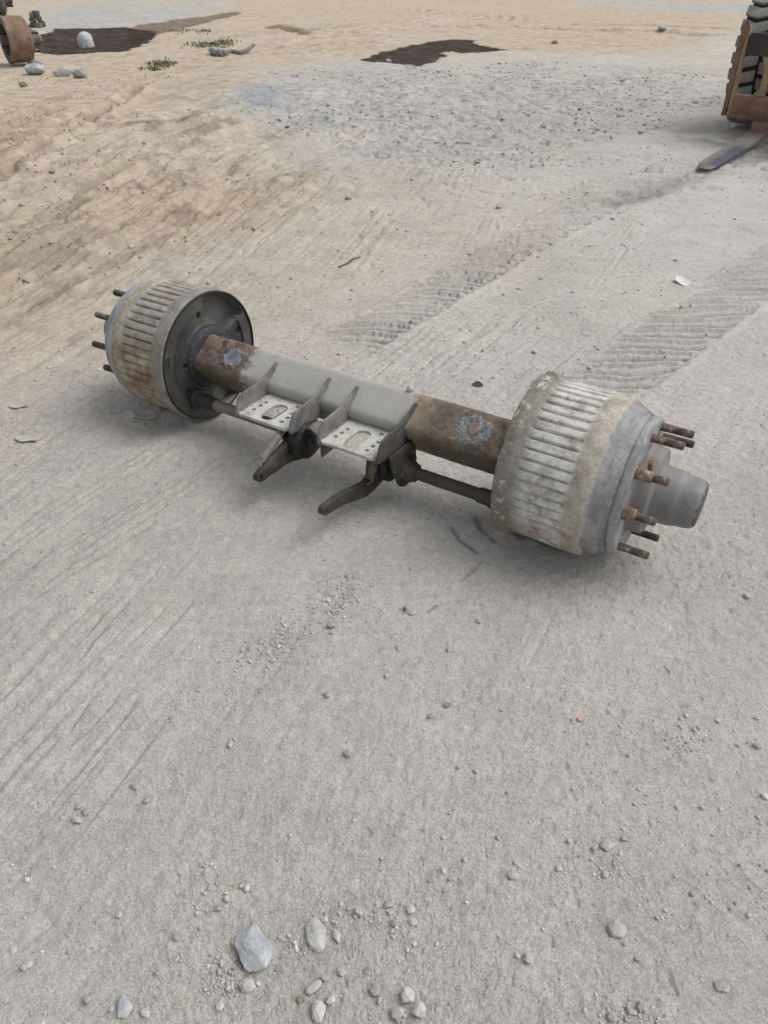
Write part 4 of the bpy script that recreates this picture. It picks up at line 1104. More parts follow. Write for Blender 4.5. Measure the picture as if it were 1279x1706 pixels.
STONES = [
 # px, py, wide px, deep px, turn, angular, tone, height, label, sink
 (425, 1585, 72, 96, 20, .8, 'blue', .5, 'largest stone, blue-grey wedge half sunk in the dirt at the bottom', .35),
 (526, 1557, 37, 55, 15, .3, 'pale', .45, 'second largest stone, smooth pale oval right of the blue-grey wedge', .3),
 (540, 1530, 17, 12, 0, .8, 'white', .7, 'small white block touching the upper rim of the pale oval stone', .1),
 (559, 1558, 16, 25, 30, .9, 'pale', .6, 'pale triangular chip touching the right flank of the pale oval stone', .1),
 (597, 1520, 19, 18, 40, .8, 'blue', .8, 'faceted blue-grey pebble up and right of the pale oval stone', .1),
 (684, 1515, 15, 16, 10, .4, 'white', .8, 'white round pebble, upper one of two right of the faceted pebble', .1),
 (688, 1535, 14, 14, 60, .4, 'white', .8, 'white round pebble, lower one of two right of the faceted pebble', .1),
 (657, 1537, 13, 15, 80, .4, 'grey', .7, 'dull grey pebble just left of two white round pebbles', .15),
 (646, 1506, 20, 14, 20, .6, 'grey', .6, 'flat dusty grey pebble above the dull grey one', .2),
 (521, 1645, 33, 17, 35, .3, 'pale', .6, 'long pale finger-shaped stone below the pale oval stone', .15),
 (531, 1684, 24, 31, 0, .3, 'white', .8, 'rounded white stone just below the long finger-shaped stone', .1),
 (551, 1667, 17, 17, 25, .8, 'white', .8, 'squarish white chip right of the rounded white stone', .1),
 (569, 1620, 13, 16, 60, .6, 'pale', .8, 'pale pebble alone up and right of the finger-shaped stone', .1),
 (542, 1630, 10, 15, 80, .4, 'pale', .8, 'slim upright-looking pebble touching the end of the finger-shaped stone', .1),
 (497, 1664, 10, 11, 0, .4, 'brown', .7, 'brownish pebble left of the rounded white stone', .1),
 (625, 1650, 20, 18, 0, .4, 'grey', .6, 'lone grey round stone between the finger-shaped stone and the white trio', .15),
 (679, 1660, 24, 28, 10, .7, 'white', .8, 'white block at the top of the sharp white trio', .1),
 (699, 1686, 32, 26, -40, .95, 'white', .8, 'sharp white triangular shard right in the white trio', .05),
 (661, 1687, 26, 26, 35, .8, 'pale', .7, 'pale chunk left in the sharp white trio', .1),
 (411, 1642, 21, 27, 70, .3, 'pale', .8, 'pale pebble tucked under the tip of the blue-grey wedge', .1),
 (366, 1674, 14, 15, 10, .4, 'white', .8, 'small white pebble at the lower end of the rubble beside the wedge', .1),
 (128, 1367, 13, 18, 70, .5, 'pale', .8, 'pale oblong pebble, lowest of three huddled at the left', .1),
 (131, 1345, 10, 12, 20, .5, 'grey', .7, 'upper left grey pebble of three huddled at the left', .1),
 (143, 1353, 13, 13, 50, .5, 'grey', .6, 'right-hand grey pebble of three huddled at the left', .2),
 (243, 1334, 17, 11, 10, .8, 'grey', .7, 'flat grey chip with a shadowed edge, above and right of the huddled three', .1),
 (224, 1311, 12, 17, 50, .6, 'grey', .7, 'steep grey pebble just above the flat grey chip', .1),
 (46, 1609, 20, 14, 35, .4, 'pale', .7, 'pale oval pebble near the left edge at the bottom', .1),
 (21, 1581, 13, 12, 20, .5, 'pale', .6, 'pale pebble above the oval one near the left edge', .15),
 (146, 1667, 15, 17, 40, .7, 'grey', .8, 'grey angular stone left of the bluish fragment at the bottom', .1),
 (206, 1676, 28, 34, 30, .8, 'blue', .5, 'bluish slab fragment lying flat at the bottom left', .25),
 (185, 1681, 10, 10, 0, .4, 'pale', .8, 'tiny pale pebble against the bluish slab fragment', .1),
 (241, 1687, 12, 20, 60, .5, 'pale', .6, 'narrow pale stone right of the bluish slab fragment', .15),
 (198, 1523, 13, 11, 0, .3, 'pale', .8, 'pale round pebble alone in brushed dirt at the lower left', .1),
 (293, 1562, 13, 11, 0, .5, 'grey', .8, 'grey pebble with a dark edge left of the wedge stone', .1),
 (363, 1513, 12, 13, 0, .4, 'grey', .8, 'grey round pebble below the pair of straws', .1),
 (411, 1480, 12, 13, 0, .2, 'white', .9, 'round white pebble beside the pair of straws', .1),
 (552, 1046, 20, 10, 5, .3, 'grey', .5, 'flat oblong stone perched on a tiny one in front of the axle', -.25),
 (553, 1056, 9, 8, 0, .4, 'pale', .9, 'tiny stone under the perched flat oblong stone', .1),
 (454, 1101, 14, 9, 20, .5, 'pale', .7, 'pale oblong chip in the gravel streak in front of the axle', .1),
 (416, 1082, 12, 12, 0, .7, 'grey', .6, 'grey chip up and left of the oblong chip in the gravel streak', .2),
 (545, 1160, 13, 14, 40, .4, 'grey', .7, 'grey egg-shaped pebble below the perched flat stone', .15),
 (578, 1255, 16, 19, 40, .6, 'grey', .6, 'grey diamond-shaped pebble in the middle of the foreground', .2),
 (638, 1083, 22, 23, 0, .7, 'grey', .35, 'wide grey stone sunk flush in the dirt below the axle', .6),
 (664, 1080, 14, 12, 0, .7, 'grey', .5, 'rough grey lump at the right of the flush sunk stone', .4),
 (717, 1193, 14, 11, 30, .4, 'grey', .7, 'grey oval pebble by the purple bottle-cap-like scrap', .15),
 (644, 1125, 10, 10, 0, .5, 'pale', .7, 'pale pebble below the flush sunk stone', .15),
 (384, 1240, 10, 14, 0, .3, 'pale', .8, 'pale oval pebble alone left of the diamond-shaped pebble', .1),
 (747, 1085, 8, 10, 0, .6, 'pale', .9, 'small pale cone-shaped pebble right of the rough grey lump', .1),
 (686, 1024, 12, 10, 0, .5, 'pale', .7, 'pale pebble next to a dark sprig below the axle', .1),
 (797, 1037, 12, 10, 0, .5, 'grey', .6, 'grey pebble alone below the right drum', .15),
 (580, 962, 18, 10, 10, .6, 'grey', .5, 'flat grey stone nearest the bent lever at the gravel streak top', .3),
 (1011, 1410, 33, 22, 12, .8, 'pale', .5, 'largest stone on the right, pale angular slab', .15),
 (989, 1414, 10, 8, 0, .6, 'pale', .8, 'pale chip touching the left end of the angular slab', .1),
 (930, 1447, 15, 13, 10, .8, 'white', .7, 'white block-shaped chip down and left of the angular slab', .1),
 (854, 1459, 19, 17, 40, .6, 'pale', .5, 'pale irregular stone left of the white block-shaped chip', .2),
 (948, 1401, 10, 10, 0, .7, 'white', .8, 'small white cube-like pebble left of the angular slab', .1),
 (1008, 1458, 14, 13, 20, .6, 'pale', .6, 'pale three-cornered pebble under the angular slab', .15),
 (1027, 1550, 31, 26, 0, .2, 'pale', .45, 'round flattish stone at the lower right', .2),
 (880, 1598, 17, 18, 30, .5, 'pale', .7, 'pale pebble left of the round flattish stone, lower down', .1),
 (1203, 1643, 27, 17, -15, .4, 'grey', .5, 'grey lozenge stone by the bottom right corner', .3),
 (1069, 1677, 19, 18, 0, .5, 'blue', .7, 'bluish pebble at the bottom edge under the round flattish stone', .1),
 (1049, 1683, 14, 16, 40, .6, 'pale', .7, 'pale pebble against the left of the bluish pebble', .1),
 (1019, 1696, 17, 15, 0, .7, 'grey', .7, 'grey chunk at the bottom edge left of the bluish pebble', .1),
 (1261, 1244, 17, 11, 0, .4, 'pale', .7, 'pale oval pebble by the right edge below the studs', .1),
 (1243, 994, 10, 8, 0, .5, 'white', .8, 'tiny white pebble right of the drum studs', .1),
 (1272, 1329, 12, 11, 0, .7, 'white', .5, 'flat white chip on the right edge', .1),
 (831, 351, 16, 12, 10, .7, 'pale', .5, 'pale flat chip beyond the axle beside the tyre print', .2),
 (392, 304, 15, 8, 20, .6, 'white', .5, 'bright white chip lying on the sand beyond the left drum', .1),
 (1101, 54, 15, 8, 0, .5, 'pale', .7, 'pale rock far off on the sand at the upper right', .1),
 (647, 102, 11, 6, 0, .5, 'white', .7, 'whitish stone lying in the oil stain in the far middle', .1),
 (580, 338, 14, 8, 0, .6, 'brown', .5, 'brown clod beyond the axle tube', .2),
 (60, 122, 42, 19, -8, .7, 'blue', .75, 'long grey flat rock, first of the row by the scrap drum', .1),
 (104, 124, 36, 17, 0, .7, 'pale', .8, 'pale cream rock in the middle of the row by the scrap drum', .1),
 (135, 128, 27, 19, 10, .85, 'grey', .95, 'dark grey block ending the row by the scrap drum', .1),
 (58, 106, 26, 13, 0, .6, 'grey', .8, 'grey rock under the front of the scrap drum', .15),
 (38, 140, 15, 9, 0, .5, 'brown', .8, 'brown clod in front of the row of rocks', .2),
 (924, 71, 13, 6, 0, .6, 'brown', .7, 'small dark brown rock far off right of the oil stain', .1),
]
for q, (px, py, w, d, turn, ang, tone, hgt, lab, sink) in enumerate(STONES):
    p = spot(px, py)
    D = (p - Vector((0, 0, CAM_H))).length
    sw = w * D / FPX / 2
    sd = d * D / FPX / 2 / (0.35 + 0.65 * CAM_H / D)
    if py < 400: sd = sw * 0.6
    szz = min(sw, sd) * (0.45 + hgt * 0.75)
    if py < 400: szz = d * D / FPX * 0.48
    else: szz *= 0.8
    name = 'clod' if tone == 'brown' else ('pebble' if max(sw, sd) < 0.011 else ('rock' if sw > 0.1 else 'stone'))
    o = stone_mesh(name, (sw, sd, szz), ang, 100 + q, MS[tone])
    gz = ground_z(p.x, p.y)
    o.location = (p.x, p.y, gz + szz * (1 - 2 * (sink + (0.03 if py > 400 and sink > 0 else 0))) * 0.80)
    o.rotation_euler = (R(6 * math.sin(q * 3.3)), R(7 * math.cos(q * 5.1)), R(turn))
    tag(o, lab, 'clod' if tone == 'brown' else 'stone')

# ------------------------------------------------------------------ uncounted grit
ico_v = []; ico_f = []
_bm = bmesh.new(); bmesh.ops.create_icosphere(_bm, subdivisions=1, radius=1.0)
_bm.verts.ensure_lookup_table()
ico_v = np.array([v.co[:] for v in _bm.verts], np.float32); ico_f = np.array([[v.index for v in f.verts] for f in _bm.faces], np.int32); _bm.free()
def scatter(name, P, sizes, flat, mat, seed, label, cat, sinkf=0.25, smooth=True):
    g = np.random.default_rng(seed)
    n = len(P)
    V0 = np.repeat(ico_v[None], n, 0) * (1 + 0.30 * (g.random((n, len(ico_v), 1)) - 0.5)).astype(np.float32)
    sc = np.stack([sizes * (0.8 + 0.7 * g.random(n)), sizes * (0.65 + 0.4 * g.random(n)), sizes * flat * (0.6 + 0.6 * g.random(n))], 1).astype(np.float32)
    V0 = V0 * sc[:, None, :]
    t = g.random(n) * 2 * math.pi; tl = (g.random(n) - 0.5) * 0.9
    ct, st_, cl, sl = np.cos(t), np.sin(t), np.cos(tl), np.sin(tl)
    y1 = V0[..., 1] * cl[:, None] - V0[..., 2] * sl[:, None]; z1 = V0[..., 1] * sl[:, None] + V0[..., 2] * cl[:, None]
    x1 = V0[..., 0]
    X = x1 * ct[:, None] - y1 * st_[:, None] + P[:, 0:1]; Y = x1 * st_[:, None] + y1 * ct[:, None] + P[:, 1:2]
    Z = z1 + P[:, 2:3] + (sc[:, 2] * (1 - 2 * sinkf))[:, None]
    V = np.stack([X, Y, Z], -1).reshape(-1, 3).astype(np.float32)
    F = (ico_f[None] + (np.arange(n, dtype=np.int32) * len(ico_v))[:, None, None]).reshape(-1, 3)
    me = bpy.data.meshes.new(name)
    me.vertices.add(len(V)); me.vertices.foreach_set('co', V.ravel())
    me.loops.add(F.size); me.loops.foreach_set('vertex_index', F.ravel())
    me.polygons.add(len(F)); me.polygons.foreach_set('loop_start', np.arange(0, F.size, 3, dtype=np.int32))
    me.polygons.foreach_set('use_smooth', np.full(len(F), smooth))
    me.update(calc_edges=True)
    me.materials.append(mat)
    o = bpy.data.objects.new(name, me); COL.objects.link(o)
    tag(o, label, cat, kind='stuff')
    return o
def island_mat(name, stops, rough=0.9):
    k = NT(name)
    geo = k.n('ShaderNodeNewGeometry')
    c = k.ramp(geo.outputs['Random Per Island'], stops)
    n2 = k.noise(300, 4, 0.7)
    c = k.mix(0.4, c, k.ramp(n2, [(0.3, 0.3), (0.7, 0.7)]), 'OVERLAY')
    return k.done(c, rough, 0.0, k.bump(n2, 0.4, 0.002), 0.15)
M_grit = island_mat('mixed_grit', [(0.0, (0.32, 0.305, 0.28)), (0.25, (0.43, 0.41, 0.38)), (0.75, (0.50, 0.478, 0.445)), (0.93, (0.56, 0.545, 0.51)), (1.0, (0.63, 0.62, 0.59))])
M_slate = island_mat('slaty_rubble', [(0.0, (0.22, 0.22, 0.216)), (0.25, (0.34, 0.335, 0.325)), (0.7, (0.38, 0.372, 0.36)), (1.0, (0.47, 0.46, 0.44))])
M_clods = island_mat('sandy_clods', [(0.0, (0.28, 0.22, 0.16)), (0.5, (0.40, 0.33, 0.25)), (1.0, (0.49, 0.42, 0.33))])
g = np.random.default_rng(5)
def pick(n, x0, x1, y0, y1, dens):
    x = g.uniform(x0, x1, n * 4); y = g.uniform(y0, y1, n * 4)
    ok = (np.abs(x) < 0.25 + 0.56 * np.hypot(x, y)) & (g.random(n * 4) < dens(x, y))
    x, y = x[ok][:n], y[ok][:n]
    return x, y
def gz_arr(x, y):
    d = np.hypot(x, y); a = np.arctan2(x, y)
    i_ = np.clip(np.searchsorted(rad, d), 0, nr - 1); j_ = np.clip(np.searchsorted(az[:860], a), 0, 859)
    return H[i_ * na + j_]
def keep_off(x, y):
    c, s = math.cos(AX_PHI), math.sin(AX_PHI)
    ss = (x - AX.x) * c + (y - AX.y) * s; nn = -(x - AX.x) * s + (y - AX.y) * c
    return ~((np.abs(ss) > 0.58) & (np.abs(ss) < 0.95) & (np.abs(nn) < 0.14))
grs = [spot(455, 1100), spot(560, 990), spot(330, 1190), spot(640, 1000)]
def dens_near(x, y):
    c = vn(x * 2.2, y * 2.2, 601) + 0.6 * vn(x * 6, y * 6, 602)
    d = np.clip(0.35 + 1.1 * c, 0.05, 1)
    a, b = grs[2], grs[1]
    L = (b - a).length; dr = (b - a) / L
    u = np.clip((x - a.x) * dr.x + (y - a.y) * dr.y, 0, L)
    dist = np.hypot(x - a.x - dr.x * u, y - a.y - dr.y * u)
    return np.clip(d * 0.5 + 1.0 * np.exp(-(dist / 0.06) ** 2), 0, 1)
x, y = pick(15000, -1.9, 1.9, 0.38, 3.0, dens_near); ok = keep_off(x, y); x, y = x[ok], y[ok]
sz = np.clip(np.exp(g.normal(math.log(0.00145), 0.55, len(x))), 0.0007, 0.0055)
scatter('gravel', np.stack([x, y, gz_arr(x, y)], 1), sz, 0.8, M_grit, 1, 'fine grit and tiny pebbles strewn over the grey dirt', 'gravel', 0.3)
x, y = pick(2600, -3.2, 3.4, 2.6, 7.5, lambda x, y: np.clip(0.4 + vn(x * 1.5, y * 1.5, 611), 0.05, 1)); ok = keep_off(x, y); x, y = x[ok], y[ok]
sz = np.clip(np.exp(g.normal(math.log(0.0042), 0.5, len(x))), 0.002, 0.013)
scatter('grit', np.stack([x, y, gz_arr(x, y)], 1), sz, 0.65, M_grit, 2, 'sparse coarse grit on the dirt beyond the axle', 'gravel', 0.3)
# gravel packed along the big sunk stone and around the trio
px_ = []; 
for (cx, cy, rx, ry, n_) in ((375, 1630, 26, 50, 150), (490, 1572, 22, 20, 45), (540, 1520, 30, 12, 24), (1055, 1690, 50, 22, 60), (640, 1530, 40, 26, 40), (1010, 1440, 26, 22, 40), (1150, 1230, 22, 26, 40), (330, 1470, 30, 30, 50), (580, 985, 40, 26, 130), (470, 1070, 46, 30, 160), (545, 1030, 26, 20, 40), (560, 1010, 24, 20, 80)):
    for q in range(n_):
        px_.append((cx + g.normal() * rx * 0.6, cy + g.normal() * ry * 0.6))
pp = np.array([tuple(spot(a, b)[:2]) for a, b in px_])
sz = np.clip(np.exp(g.normal(math.log(0.0022), 0.45, len(pp))), 0.001, 0.006)
scatter('gravel', np.stack([pp[:, 0], pp[:, 1], gz_arr(pp[:, 0], pp[:, 1])], 1), sz, 0.85, M_grit, 3, 'small gravel gathered in patches round the larger stones', 'gravel', 0.25)
# slaty rubble on the crust
cp_np = crust_poly
x = g.uniform(-5, 7, 26000); y = g.uniform(5.5, 15.5, 26000)
ok = inside(x, y, cp_np) & (g.random(len(x)) < np.clip(0.42 + 1.3 * vn(x * 1.1, y * 1.1, 621), 0.03, 1)); x, y = x[ok][:4200], y[ok][:4200]
sz = np.clip(np.exp(g.normal(math.log(0.010), 0.5, len(x))), 0.004, 0.032)
scatter('rubble', np.stack([x, y, gz_arr(x, y)], 1), sz, 0.32, M_slate, 4, 'broken slaty rubble trodden into the grey crust patch', 'rubble', 0.4, False)
x = g.uniform(-6, 0, 9000); y = g.uniform(3.5, 13, 9000)
ok = (np.abs(x) < 0.56 * y) & (x < -0.25 * y + 0.5) & (g.random(len(x)) < np.clip(0.3 + 1.2 * vn(x * 1.3, y * 1.3, 631), 0.02, 1)); x, y = x[ok][:900], y[ok][:900]
sz = np.clip(np.exp(g.normal(math.log(0.008), 0.5, len(x))), 0.003, 0.026)
scatter('crumbs', np.stack([x, y, gz_arr(x, y)], 1), sz, 0.6, M_clods, 5, 'sandy clods and crumbs on the churned ground at the left', 'crumbs', 0.35)

# ------------------------------------------------------------------ small scraps
M_straw = blotch_mat('pale_straw', [(0.3, (0.42, 0.38, 0.29)), (0.7, (0.56, 0.52, 0.42))], 40, 0.8)
M_twig = blotch_mat('dry_twig', [(0.3, (0.09, 0.075, 0.06)), (0.7, (0.2, 0.175, 0.145))], 40, 0.85)
M_paper = blotch_mat('dirty_paper', [(0.3, (0.50, 0.48, 0.44)), (0.7, (0.66, 0.65, 0.61))], 30, 0.9)
M_leaf = blotch_mat('dead_leaf', [(0.3, (0.035, 0.03, 0.025)), (0.7, (0.09, 0.075, 0.06))], 40, 0.8)
M_flake = blotch_mat('dried_mud_flake', [(0.3, (0.36, 0.345, 0.31)), (0.7, (0.48, 0.455, 0.405))], 30, 0.95)
def stick(name, pts_px, r, mat, label, cat, lift=0.6):
    bm = bmesh.new()
    P = []
    for (a, b) in pts_px:
        p = spot(a, b); P.append((p.x, p.y, ground_z(p.x, p.y) + r * lift))
    tube(bm, P, [r * 0.8] + [r] * (len(P) - 2) + [r * 0.6], 7)
    base = Vector(P[0])
    for v in bm.verts: v.co -= base
    o = finish(bm, name, mat, None, base, smooth=60)
    return tag(o, label, cat)
stick('straw', [(381, 1475), (398, 1470), (415, 1465)], 0.0013, M_straw, 'upper straw of the parallel pair beside the round white pebble', 'straw', 1.0)
stick('straw', [(381, 1482), (391, 1479), (401, 1476)], 0.0011, M_straw, 'lower shorter straw of the parallel pair beside the round white pebble', 'straw', 1.0)
stick('straw', [(160, 1038), (176, 1030), (190, 1021)], 0.0013, M_straw, 'thin pale straw in the brushed dirt at the left', 'straw', 1.0)
stick('straw', [(320, 1225), (321, 1231), (323, 1237)], 0.0013, M_straw, 'short pale straw in the middle left dirt', 'straw', 1.0)
stick('straw', [(288, 1676), (300, 1677), (311, 1674)], 0.0013, M_straw, 'thin straw at the bottom between bluish slab and wedge stone', 'straw', 1.0)
stick('twig', [(564, 447), (577, 442), (588, 435), (600, 432)], 0.007, M_twig, 'dark dry twig lying beyond the axle tube', 'twig')
stick('twig', [(760, 233), (830, 237), (905, 234)], 0.008, M_straw, 'pale thin stick lying across the slaty crust', 'stick')
stick('twig', [(27, 452), (36, 455), (44, 458)], 0.006, M_twig, 'short dark twig on the sand at the far left', 'twig')
def flake(name, px, py, w, d, label, cat, mat, curl, seed, pts=11):
    q = random.Random(seed)
    p = spot(px, py); D = (p - Vector((0, 0, CAM_H))).length
    sw = w * D / FPX / 2; sd = d * D / FPX / 2 / (0.3 + 0.7 * CAM_H / D)
    bm = bmesh.new()
    rings = []
    for k_, f in enumerate((0.0, 0.4, 0.75, 1.0)):
        ring = []
        for t in range(pts):
            a = 2 * math.pi * t / pts
            m = f * (0.72 + 0.5 * random.Random(seed * 31 + t).random())
            x_, y_ = sw * m * math.cos(a), sd * m * math.sin(a)
            ring.append(bm.verts.new((x_, y_, curl * sw * ((x_ / sw) ** 2 * 0.6 + max(0, y_ / sd) ** 2 * 0.8))))
        rings.append(ring)
    for A, B in zip(rings, rings[1:]):
        for t in range(pts): bm.faces.new((A[t], A[(t + 1) % pts], B[(t + 1) % pts], B[t]))
    bmesh.ops.remove_doubles(bm, verts=bm.verts[:], dist=1e-6)
    bmesh.ops.solidify(bm, geom=bm.faces[:], thickness=max(0.0012, sw * 0.06))
    o = finish(bm, name, mat, None, (p.x, p.y, ground_z(p.x, p.y) + 0.003), smooth=50)
    o.rotation_euler = (R(q.uniform(-8, 8)), R(q.uniform(-8, 8)), R(q.uniform(-20, 20)))
    return tag(o, label, cat)
flake('mud_flake', 245, 694, 40, 16, 'curled pale mud flake at the foot of the left drum', 'mud flake', M_flake, 0.35, 1)
flake('mud_flake', 213, 694, 22, 12, 'smaller pale mud flake left of the curled one by the left drum', 'mud flake', M_flake, 0.3, 2)
flake('mud_flake', 42, 733, 36, 11, 'long grey mud flake near the left edge', 'mud flake', M_flake, 0.25, 3)
flake('mud_flake', 30, 676, 28, 9, 'thin mud flake above the long grey one near the left edge', 'mud flake', M_flake, 0.25, 4)
flake('paper_scrap', 1137, 470, 24, 15, 'crumpled white paper scrap beyond the right drum', 'paper scrap', M_paper, 0.5, 5, 9)
flake('dead_leaf', 795, 643, 20, 7, 'small dark leaf lying behind the right part of the tube', 'leaf', M_leaf, 0.4, 6, 9)
M_purple = blotch_mat('purple_foil', [(0.3, (0.16, 0.15, 0.26)), (0.7, (0.28, 0.27, 0.38))], 60, 0.5)
M_red = blotch_mat('faded_red_wrapper', [(0.3, (0.46, 0.22, 0.19)), (0.7, (0.5, 0.36, 0.32))], 60, 0.6)
flake('foil_scrap', 745, 1175, 12, 9, 'tiny purple foil scrap pressed in the dirt', 'foil scrap', M_purple, 0.2, 7, 8)
flake('wrapper_scrap', 966, 1200, 10, 9, 'tiny faded red wrapper scrap in the right foreground', 'wrapper scrap', M_red, 0.2, 8, 8)
def sprig(px, py, r, label, seed):
    q = random.Random(seed)
    p = spot(px, py)
    bm = bmesh.new()
    for t in range(16):
        a = q.uniform(0, 2 * math.pi); L = r * q.uniform(0.5, 1.0)
        tube(bm, [(0, 0, 0.001), (math.cos(a) * L * 0.5, math.sin(a) * L * 0.5, r * q.uniform(0.1, 0.4)), (math.cos(a) * L, math.sin(a) * L, r * q.uniform(0.0, 0.5))], [0.0006, 0.0006, 0.0003], 4)
    o = finish(bm, 'dry_sprig', M_leaf, None, (p.x, p.y, ground_z(p.x, p.y)), smooth=60)
    return tag(o, label, 'dry sprig')
sprig(672, 1018, 0.018, 'dark dry sprig in the dirt below the axle', 1)
sprig(405, 1600, 0.016, 'brown dry rootlets at the left flank of the blue-grey wedge stone', 2)

# far left: hose, bag, weeds
M_hose = blotch_mat('worn_hose', [(0.3, (0.10, 0.095, 0.085)), (0.7, (0.22, 0.205, 0.18))], 20, 0.8)
hz = empty('hose', tuple(spot(385, 92)))
tag(hz, 'bent dark hose with a crushed fitting lying by the weeds', 'hose')
bm = bmesh.new()
P = []
for t, (a, b) in enumerate([(372, 94), (384, 90), (398, 90), (410, 87.5), (424, 84)]):
    p = spot(a, b) - hz.location; P.append((p.x, p.y, ground_z(*(p + hz.location)[:2]) + 0.05 + 0.05 * (t == 4)))
tube(bm, P, [0.036, 0.032, 0.032, 0.032, 0.026], 10)
finish(bm, 'hose_body', M_hose, hz, smooth=60)
bm = bmesh.new()
P = []
for (a, b) in ((351, 89), (356, 91), (361, 93), (366, 93), (372, 94)):
    p = spot(a, b) - hz.location; P.append((p.x, p.y, 0.05))
tube(bm, P, [0.03, 0.055, 0.04, 0.06, 0.045], 12)
bmesh.ops.subdivide_edges(bm, edges=bm.edges[:], cuts=1, use_grid_fill=True)
for v in bm.verts: v.co += 0.02 * mnoise.noise_vector(v.co * 13)
finish(bm, 'crushed_fitting', blotch_mat('fitting_grey', [(0.3, (0.14, 0.145, 0.14)), (0.7, (0.34, 0.34, 0.33))], 14, 0.7), hz, smooth=60)
# plastic bag
k = NT('milky_plastic')
cb = k.ramp(k.noise(14, 5, 0.6), [(0.3, (0.50, 0.53, 0.57)), (0.7, (0.72, 0.74, 0.77))])
k.b.inputs['Transmission Weight'].default_value = 0.25
M_bag = k.done(cb, 0.35, 0.0, k.bump(k.noise(22, 4, 0.6, dist=1.0), 0.8, 0.03), 0.5)
bm = bmesh.new()
bp = spot(143, 74)
prof = [(0.0, 0.19), (0.03, 0.205), (0.10, 0.20), (0.18, 0.205), (0.24, 0.18), (0.29, 0.15), (0.33, 0.105), (0.352, 0.06), (0.36, 0.015)]
rings = []
for (z_, r_) in prof:
    ring = []
    for t in range(40):
        a = 2 * math.pi * t / 40
        w_ = 1 + 0.14 * mnoise.noise(Vector((math.cos(a) * 2.2, math.sin(a) * 2.2, z_ * 9))) + 0.06 * mnoise.noise(Vector((math.cos(a) * 7, math.sin(a) * 7, z_ * 18)))
        ring.append(bm.verts.new((0.72 * r_ * w_ * math.cos(a), 0.72 * r_ * w_ * math.sin(a), z_ * 0.74)))
    rings.append(ring)
for A, B in zip(rings, rings[1:]):
    for t in range(40): bm.faces.new((A[t], A[(t + 1) % 40], B[(t + 1) % 40], B[t]))
cap(bm, rings[0]); cap(bm, rings[-1])
bag = finish(bm, 'plastic_bag', M_bag, None, (bp.x, bp.y, ground_z(bp.x, bp.y) - 0.01), smooth=50)
tag(bag, 'milky white plastic bag sitting in the dark oil stain', 'plastic bag')
# weeds
k = NT('dusty_weed'); geo = k.n('ShaderNodeNewGeometry')
M_weed = k.done(k.ramp(geo.outputs['Random Per Island'], [(0, (0.09, 0.105, 0.06)), (0.6, (0.15, 0.16, 0.09)), (1, (0.26, 0.23, 0.15))]), 0.8)
def weeds(spots, label, seed):
    q = random.Random(seed)
    V, F = [], []
    for (px, py, rx, ry, n_) in spots:
        for t in range(n_):
            p = spot(px + q.gauss(0, rx * 0.5), py + q.gauss(0, ry * 0.5))
            z = ground_z(p.x, p.y)
            a = q.uniform(0, 2 * math.pi); L = q.uniform(0.03, 0.075); w = q.uniform(0.008, 0.018); lean = q.uniform(0.7, 1.7)
            dx, dy = math.cos(a), math.sin(a); i0 = len(V)
            V += [(p.x - dy * w, p.y + dx * w, z), (p.x + dy * w, p.y - dx * w, z), (p.x + dx * L * lean * 0.5 + dy * w * .7, p.y + dy * L * lean * 0.5 - dx * w * .7, z + L * 0.6), (p.x + dx * L * lean * 0.5 - dy * w * .7, p.y + dy * L * lean * 0.5 + dx * w * .7, z + L * 0.6), (p.x + dx * L * lean, p.y + dy * L * lean, z + L * (1.1 - 0.5 * lean))]
            F += [(i0, i0 + 1, i0 + 2, i0 + 3), (i0 + 3, i0 + 2, i0 + 4)]
    me = bpy.data.meshes.new('weeds'); me.from_pydata(V, [], F); me.materials.append(M_weed)
    o = bpy.data.objects.new('weeds', me); COL.objects.link(o)
    tag(o, label, 'weeds', kind='stuff')
weeds([(350, 76, 30, 5, 260), (375, 72, 16, 5, 120), (300, 52, 24, 4, 60), (340, 55, 16, 4, 50)], 'low dusty weeds behind the hose', 1)
weeds([(272, 104, 22, 4, 190), (255, 115, 24, 5, 60)], 'low dusty weeds in front of the hose towards the rocks', 2)

